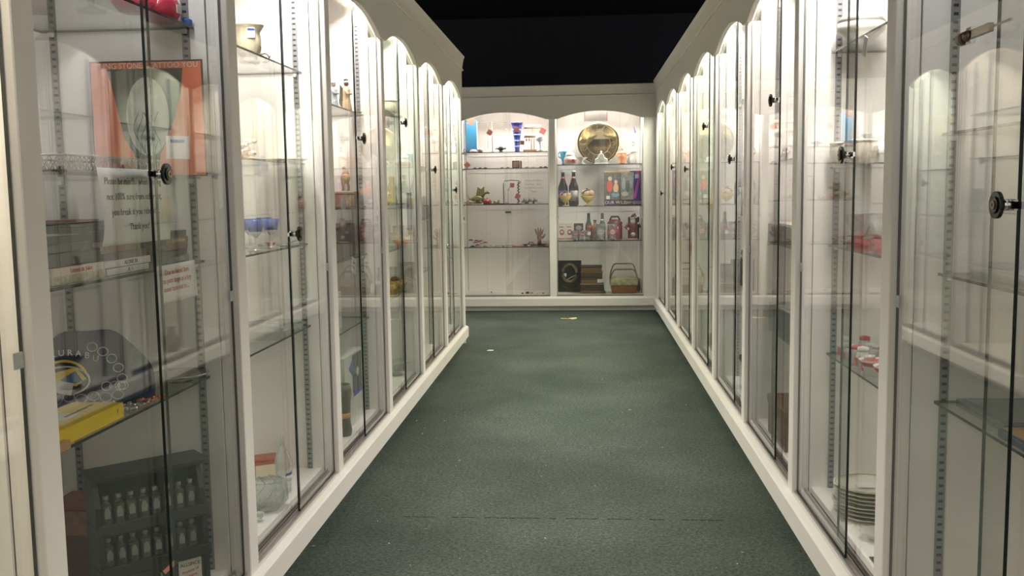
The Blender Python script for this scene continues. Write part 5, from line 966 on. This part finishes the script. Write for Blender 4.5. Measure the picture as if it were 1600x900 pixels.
# ================================================================== right row
# first lit case
def on_shelf_R(px, X, z): return col_y(px, X, z+.03)
at_case('R', 1); Z = 1.1122
for q, (px_, X_, k) in enumerate([(1321, .80, 0), (1345, .775, 0), (1372, .87, 1)]):
    r = T(('woven_china_basket', 'woven_china_basket', 'cream_vase')[k*2+ (0 if q == 0 else 0)], ('cream basket weave planter furthest from the post', 'cream basket weave planter beside the wide vase', 'wide cream vase with a flared rim and carved band')[q], ('planter', 'planter', 'vase')[q], X_, on_shelf_R(px_, X_, Z), Z, 0)
    mb = MB()
    if k == 0: mb.lathe([(.030, 0), (.034, .006), (.044, .04), (.042, .066), (.038, .068), (.038, .04), (0, .01)], (0, 0, 0), 60, 0, True, .035, 22); mb.build('body', col(.80, .74, .62), r); mb = MB(); mb.tube([(.043*math.cos(i*PI/10), .043*math.sin(i*PI/10), .067) for i in range(20)], .004, 6, 0, True); mb.build('rope_rim', col(.80, .74, .62), r)
    else: mb.lathe([(.034, 0), (.042, .012), (.052, .04), (.046, .064), (.036, .078), (.050, .092), (.047, .093), (.032, .078), (.04, .04), (0, .01)], (0, 0, 0), 40); mb.build('body', WHITE, r); mb = MB(); mb.lathe([(.051, .032), (.0535, .036), (.0535, .046), (.051, .05)], (0, 0, 0), 60, 0, True, .02, 24); mb.build('carved_band', WHITE, r)
Z = .8802
RB = glassmat('ruby_base_glass', (.80, .10, .12), body=.55)
for q, (px_, X_) in enumerate([(1341, .80), (1385, .82), (1372, .93)]):
    r = T('sundae_glass', ('flared sundae glass with a ruby foot, centre of the shelf', 'flared sundae glass with a ruby foot, next to the white post', 'flared sundae glass with a ruby foot, at the back of the shelf')[q], 'glass', X_, on_shelf_R(px_, X_, Z), Z, 0, 'ruby footed sundae glasses')
    mb = MB(); mb.lathe([(.030, 0), (.032, .004), (.030, .016), (.014, .020), (.012, .024), (.030, .030), (.0, .032)], (0, 0, 0), 26); mb.build('ruby_foot', RB, r)
    mb = MB(); mb.lathe([(.012, .0325), (.020, .040), (.044, .092), (.0425, .092), (.016, .042), (0, .040)], (0, 0, 0), 26, 0, True, .03, 10); mb.build('bowl', M_CLEAR, r)
Z = .5502; k = 0; random.seed(5)
SH = [('salt_shaker', 'shaker')]
cells = [(i, j) for j in range(5) for i in range(3)]
nm1 = ('front', 'middle', 'rear'); nm2 = ('first', 'second', 'third', 'fourth', 'fifth')
for i, j in cells:
    X_ = .770+.060*i; Y_ = 2.60+.060*j+.012*(i % 2)
    sw = (i+j) % 3
    lb = '%s shaker, %s from the lock in the %s row' % (('white shaker with red print', 'white shaker with a square red panel', 'red capped clear shaker')[sw], nm2[j], nm1[i])
    r = T('shaker', lb, 'shaker', X_, Y_, Z, -PI/2, 'red and white shakers'); hs = .052+.012*((i*3+j*2) % 3)/2
    mb = MB(); mb.lathe([(.017, 0), (.019, .004), (.018, hs*.6), (.014, hs*.78), (.013, hs*.8)], (0, 0, 0), 14, 0, True, .03 if sw == 2 else 0, 8); mb.build('body', (WHITE, WHITE, M_CLEAR)[sw], r)
    mb = MB(); mb.lathe([(.0148, hs*.8), (.0155, hs*.83), (.0145, hs*.96), (.006, hs)], (0, 0, 0), 14); mb.build('cap', (col(.7, .68, .64, .3, .4), WHITE, col(.55, .05, .05, .3))[sw], r)
    mb = MB(); mb.box((-.010, -.0196, hs*.15), (.010, -.0185, hs*.52)) ; mb.build('red_print', col(.60, .06, .05), r)
for q, (px_, X_) in enumerate([(1362, .775), (1385, .785)]):
    r = T('red_rim_cup', ('white cup with a red inside edge near the door', 'white cup with a red band half hidden by the post')[q], 'cup', X_, on_shelf_R(px_, X_, Z)-.03, Z, .5, 'white cups with red bands'); mb = MB(); mb.lathe([(.020, 0), (.022, .004), (.036, .034), (.042, .044), (.040, .044), (.02, .008), (0, .007)], (0, 0, 0), 28); mb.build('cup', WHITE, r); mb = MB(); mb.lathe([(.0335, .028), (.0375, .034), (.041, .0395)], (0, 0, 0), 28); mb.build('red_band', RED, r); mb = MB(); mb.tube([(.038, 0, .034), (.056, 0, .034), (.056, 0, .016), (.03, 0, .014)], .0035, 7); mb.build('handle', WHITE, r)
# plates on the case bottom
YP = 2.68; px0 = .800; at_case('R', 1, 'plates')
for q in range(8):
    z_ = ZB+.0115*q; jx, jy = random.uniform(-.004, .004), random.uniform(-.004, .004)
    r = T('dinner_plate', 'cream scalloped plate, %s in the stack' % ('bottom one', 'second from the bottom', 'third from the bottom', 'fourth from the bottom', 'fourth from the top', 'third from the top', 'second from the top', 'top one with the paper tag')[q], 'plate', px0+jx, YP+jy, z_, 0, 'stacked cream plates')
    mb = MB(); mb.lathe([(.060, 0), (.062, .003), (.078, .0075), (.094, .0125), (.096, .0140), (.092, .0142), (.082, .0095), (.060, .0048), (0, .0045)], (0, 0, 0), 64, 0, True, .012, 12); mb.build('plate', col(.78, .75, .64, .3), r)
    mb = MB(); mb.tube([(  .0895*math.cos(2*PI*i/40), .0895*math.sin(2*PI*i/40), .0145) for i in range(40)], .0011, 5, 0, True); mb.build('rim_line', col(.42, .36, .20, .35), r)
    if q == 7: mb = MB(); mb.box((-.035, -.02, .0075), (.015, .03, .0083)); mb.build('price_tag', M_PAPER, r)
at_case(None, 0); r = T('white_shell_dish', 'small white shell dish in front of the plate stack', 'dish', .765, 2.50, ZB); mb = MB(); mb.lathe([(.016, 0), (.018, .005), (.040, .022), (.038, .023), (.014, .007), (0, .006)], (0, 0, 0), 48, 0, True, .10, 9); mb.build('dish', WHITE, r)
r = T('brass_grille', 'little dark ribbed metal strip lying on the door track', 'metal strip', .722, 2.32, ZB, PI/2); mb = MB()
mb.box((-.05, -.010, 0), (.05, .010, .003)); [mb.box((-.046+.012*i, -.008, .003), (-.040+.012*i, .008, .0045)) for i in range(8)]; mb.build('strip', col(.10, .11, .10, .4, .5), r)
# top shelf of the first lit case
Z = 1.4502; at_case('R', 1)
r = T('white_china_pieces', 'pale china tureen with a dark handle on the highest shelf', 'tureen', .84, on_shelf_R(1345, .84, Z), Z); mb = MB(); mb.lathe([(.04, 0), (.044, .006), (.03, .016), (.065, .045), (.066, .07), (.063, .07), (.03, .02), (0, .018)], (0, 0, 0), 36); mb.build('bowl', col(.78, .74, .66), r); mb = MB(); mb.lathe([(.067, .0702), (.05, .092), (.012, .104), (.010, .112), (0, .12)], (0, 0, 0), 36); mb.build('lid', col(.78, .74, .66), r)
r = T('pewter_spoon', 'pewter ladle lying by the shelf edge above the pottery', 'ladle', .775, on_shelf_R(1362, .775, Z), Z+.008); mb = MB(); mb.tube([(0, -.09, .004), (0, -.03, .0), (0, .04, .0)], [.004, .003, .003], 7); mb.ball((0, .06, .0), .018, 0, (.8, 1.2, .4)); mb.build('ladle', col(.35, .34, .34, .3, .8), r)
o = MB().cbox((0, 0, 0), (.035, .0012, .05)).build('hanging_card', M_PAPER, None, (.736, col_y(1352, .736, 1.42), 1.415), rot=(0, .35, -PI/2)); tag(o, 'white price card hanging off the highest shelf edge, right row', 'price tag')
# near right case
at_case('R', 0, 'trays'); Z = .8722
r = T('framed_silver_tray', 'flat silver grey framed tray on the middle shelf of the unlit right case', 'tray', .93, 1.735, Z); mb = MB(); mb.box((-.16, -.24, 0), (.15, .22, .014)); bezel(mb.build('tray', col(.35, .37, .42, .3, .4), r), .004); mb = MB(); mb.box((-.13, -.20, .0142), (.12, .18, .0150)); mb.build('inset', col(.55, .56, .60, .35, .3), r)
r = T('white_plate_end', 'white plate resting on the silver tray', 'plate', .85, 1.60, Z+.0152); mb = MB(); mb.lathe([(.05, 0), (.08, .008), (.078, .009), (.05, .003), (0, .003)], (0, 0, 0), 36); mb.build('plate', WHITE, r)
at_case('R', 0, 'trays2'); Z = .6002
r = T('picture_glass', 'framed pane of grey glass lying on the lower shelf', 'framed pane', .88, 1.90, Z); mb = MB(); mb.box((-.10, -.10, 0), (.10, .13, .008)); bezel(mb.build('pane', col(.22, .25, .26, .15), r), .002); mb = MB(); mb.box((-.085, -.085, .0082), (.085, .115, .0088)); mb.build('print', col(.30, .34, .34, .2), r)
r = T('cork_board', 'brown cork topped blue tray on the lower shelf', 'tray', .89, 1.59, Z); mb = MB(); mb.box((-.145, -.20, 0), (.12, .155, .016)); bezel(mb.build('blue_tray', col(.045, .06, .12, .4), r), .003); mb = MB(); mb.box((-.14, -.195, .0162), (.115, .150, .0185)); mb.build('cork_top', mat('cork', (.42, .24, .11), .7, noise=.3, scale=90), r)
r = T('black_case', 'small black box on the cork topped tray', 'box', .83, 1.47, Z+.0187); mb = MB(); mb.box((-.04, -.06, 0), (.05, .045, .022)); bezel(mb.build('shell', BLACK, r), .003); mb = MB(); mb.box((-.038, -.058, .0222), (.048, .043, .027)); bezel(mb.build('lid', col(.03, .03, .035, .3), r), .002)
# ratchet lock bar on the near right doors
at_case(None, 0); r = T('ratchet_lock', 'brown and chrome ratchet lock bar clipped across the unlit right case doors', 'lock', .640, col_y(1550, .655, 1.3), row_z(1550, 47, X=.655)-.0)
mb = MB(); mb.tube([(.0, .085, -.002), (.0, .060, -.002)], .011, 12); mb.ball((-.002, .050, -.001), .010); mb.build('barrel', col(.18, .12, .09, .3, .6), r); mb = MB(); mb.box((-.004, -.035, -.007), (.004, .050, .007)); bezel(mb.build('bar', col(.45, .40, .33, .35, .5), r), .001); mb = MB(); mb.box((-.004, .035, -.014), (.004, .056, .012)); mb.build('catch', M_CHROME, r); mb = MB(); mb.box((.001, -.10, -.0015), (.004, -.035, .0025)); mb.build('tongue', M_CHROME, r)
# second lit case on the right
at_case('R', 2); r = T('silver_ornament', 'silver filigree ornament on the upper shelf, second lit right case', 'ornament', .745, 3.62, 1.1552); mb = MB(); [mb.tube([(0, -.06+.02*i, .004), (.01, -.05+.02*i, .03+.01*(i % 2)), (0, -.04+.02*i, .004)], .004, 6) for i in range(6)]; mb.tube([(0, -.06, .005), (0, .06, .005)], .005, 6); mb.build('filigree', SILVER, r)
r = T('grey_binder', 'dark grey binder on the middle shelf, second lit right case', 'binder', .835, 3.50, .8402); mb = MB(); mb.box((-.11, -.22, 0), (.12, .30, .075)); bezel(mb.build('cover', col(.13, .14, .15, .45), r), .004); mb = MB(); mb.box((-.10, -.215, .0752), (.11, .295, .079)); mb.build('papers', col(.55, .52, .45), r)
r = T('open_booklet', 'open white booklet lying on the lower shelf, second lit right case', 'booklet', .81, 3.50, .5002); r.location.z = .5002
mb = MB(); mb.box((-.09, -.16, 0), (.12, .24, .11)); bezel(mb.build('dark_tray', col(.10, .105, .11, .4), r), .004); mb = MB(); mb.box((-.085, -.12, .1102), (.10, .10, .116)); mb.build('paper', M_PAPER, r)
r = T('wooden_chest', 'brown wooden chest with a white label on the case bottom', 'chest', .802, 3.47, ZB); mb = MB(); mb.box((-.10, -.14, 0), (.12, .16, .115)); bezel(mb.build('body', mat('chest_wood', (.15, .065, .035), .4, noise=.4, scale=12), r), .004); mb = MB(); mb.box((-.104, -.144, .1152), (.124, .164, .15)); bezel(mb.build('lid', mat('chest_wood', (.15, .065, .035)), r), .006); mb = MB(); mb.box((-.1045, -.02, .03), (-.1008, .02, .09)); mb.build('label', M_PAPER, r)
r = T('white_box_lid', 'thin white box on the lower shelf edge, second lit right case', 'box', .80, 3.16, .5002); mb = MB(); mb.box((-.04, -.05, 0), (.06, .06, .012)); bezel(mb.build('box', WHITE, r), .002)
# further right cases: a few pieces each
at_case('R', 3); robed_figure('dark_statuette', 'dark bronze statuette on the lowest shelf, third lit right case', .752, 4.50, .6002, .17, col(.03, .03, .03, .3), col(.04, .035, .03, .3), col(.05, .04, .04), rz=-PI/2)
r = T('black_gramophone_horn', 'black horn shaped vase on the bottom of the third lit right case', 'vase', .775, 4.42, ZB); mb = MB(); mb.lathe([(.045, 0), (.047, .01), (.012, .03), (.014, .08), (.045, .13), (.07, .15), (.067, .152), (0, .06)], (0, 0, 0), 28); mb.build('body', BLACK, r)
r = T('white_pitcher', 'white pitcher on the middle shelf, third lit right case', 'pitcher', .752, 4.45, .9302); mb = MB(); mb.lathe([(.035, 0), (.045, .02), (.045, .07), (.028, .10), (.036, .125), (.033, .125), (0, .02)], (0, 0, 0), 28); mb.build('body', WHITE, r); mb = MB(); mb.tube([(0, -.035, .11), (0, -.065, .10), (0, -.07, .06), (0, -.044, .035)], .006, 8); mb.build('handle', WHITE, r)
at_case('R', 4); r = T('necklace_bust', 'grey necklace display bust on the top shelf, fourth lit right case', 'display bust', .90, 4.93, 1.4502, -PI/2)
mb = MB(); mb.lathe([(.045, 0), (.05, .01), (.062, .03), (.066, .06), (.045, .09), (.022, .10), (.018, .125), (.020, .13)], (0, 0, 0), 30, 0, True, sx=1, sy=.6); mb.build('bust', col(.16, .16, .17, .7), r)
mb = MB(); mb.tube([(.045*math.sin(a), -.045-.0*a, .065+.035*math.cos(a)*1.0) for a in [(-2.6+5.2*i/24) + PI for i in range(25)]], .0035, 6); mb.build('necklace', col(.7, .6, .45), r)
for q, (x_, y_, z_, m_, lb) in enumerate([(.752, 5.50, .9002, col(.72, .55, .30), 'amber coloured vase on the middle shelf, fourth lit right case'), (.752, 6.40, .9002, WHITE, 'white fluted vase on the middle shelf, fifth lit right case'), (.752, 7.30, 1.2002, col(.30, .33, .45), 'slate blue vase on the top shelf, sixth lit right case'), (.752, 8.18, .9002, col(.6, .3, .2), 'terracotta vase on the middle shelf of the farthest right case'), (.76, 5.48, ZB, BROWN, 'brown stoneware vase on the bottom of the fourth lit right case'), (.752, 6.42, .6002, col(.45, .12, .08), 'dark red vase on the lower shelf, fifth lit right case')]):
    at_case('R', (4, 5, 6, 7, 4, 5)[q]); r = T('vase', lb, 'vase', x_, y_, z_); mb = MB(); mb.lathe([(.028, 0), (.034, .01), (.048, .05), (.044, .085), (.018, .115), (.016, .135), (.026, .15), (.023, .15), (.012, .13), (0, .03)], (0, 0, 0), 30, 0, True, .02*(q % 2), 10); mb.build('body', m_, r)

keep_inside(); at_case(None, 0)
# ================================================================== carpet litter
ZFL = -.02
x_, y_ = on_z(889, 498, ZFL)
r = T('paper_scrap', 'yellow arrow shaped paper scrap on the carpet before the end cases', 'paper scrap', x_, y_, ZFL+.0012); mb = MB(); mb.prism([(-.065, .03), (.0, .0), (.07, .045), (.062, -.015), (.03, -.055), (.005, -.02), (-.07, -.0)], 2, 0, .0012); mb.build('paper', col(.72, .55, .14, .7), r); mb = MB(); mb.prism([(.0, -.002), (.062, .03), (.058, -.010), (.03, -.04)], 2, .0014, .006); mb.build('fold', col(.78, .70, .45, .7), r)
x_, y_ = on_z(766, 548, ZFL); r = T('white_scrap', 'white scrap of paper on the carpet near the end of the left row', 'paper scrap', x_, y_, ZFL+.001); mb = MB(); mb.prism([(-.022, -.01), (.0, -.018), (.024, -.006), (.018, .012), (-.012, .016)], 2, 0, .003); mb.build('paper', M_PAPER, r)
random.seed(11); mb = MB()
spots = [(984, 641, 1.6), (651, 658, 1), (660, 678, 1), (718, 720, 1.2), (694, 658, .7), (895, 517, .8), (1035, 700, .8), (490, 854, 1), (1152, 882, 1), (1160, 864, .8), (1072, 633, .8), (852, 842, 1), (608, 850, .8), (590, 815, .7), (780, 700, .5), (930, 760, .6)]
for i in range(46): spots.append((random.uniform(620, 1120), random.uniform(560, 890), random.uniform(.25, .55)))
for px_, py_, s_ in spots:
    x_, y_ = on_z(px_, py_, ZFL); a = random.uniform(0, PI); s_ *= .0035
    mb.cbox((0, 0, 0), (s_*2.2, s_, .0015), 0, Matrix.Translation((x_, y_, ZFL+.0022)) @ Matrix.Rotation(a, 4, 'Z'))
o = mb.build('lint', col(.42, .44, .42, .8)); tag(o, 'white lint specks scattered over the green carpet', 'lint', kind='stuff')
y_s = on_z(850, 810, ZFL)[1]; mb = MB(); n = 40
for i in range(n):
    if random.random() < .22: continue
    xa_ = -.60+1.08*i/n; mb.box((xa_, y_s-.0016+random.uniform(-.0012, .0012), ZFL+.0002), (xa_+1.08/n*.85, y_s+.0012, ZFL+.0012))
o = mb.build('trim_9', M_DARK); struct(o)
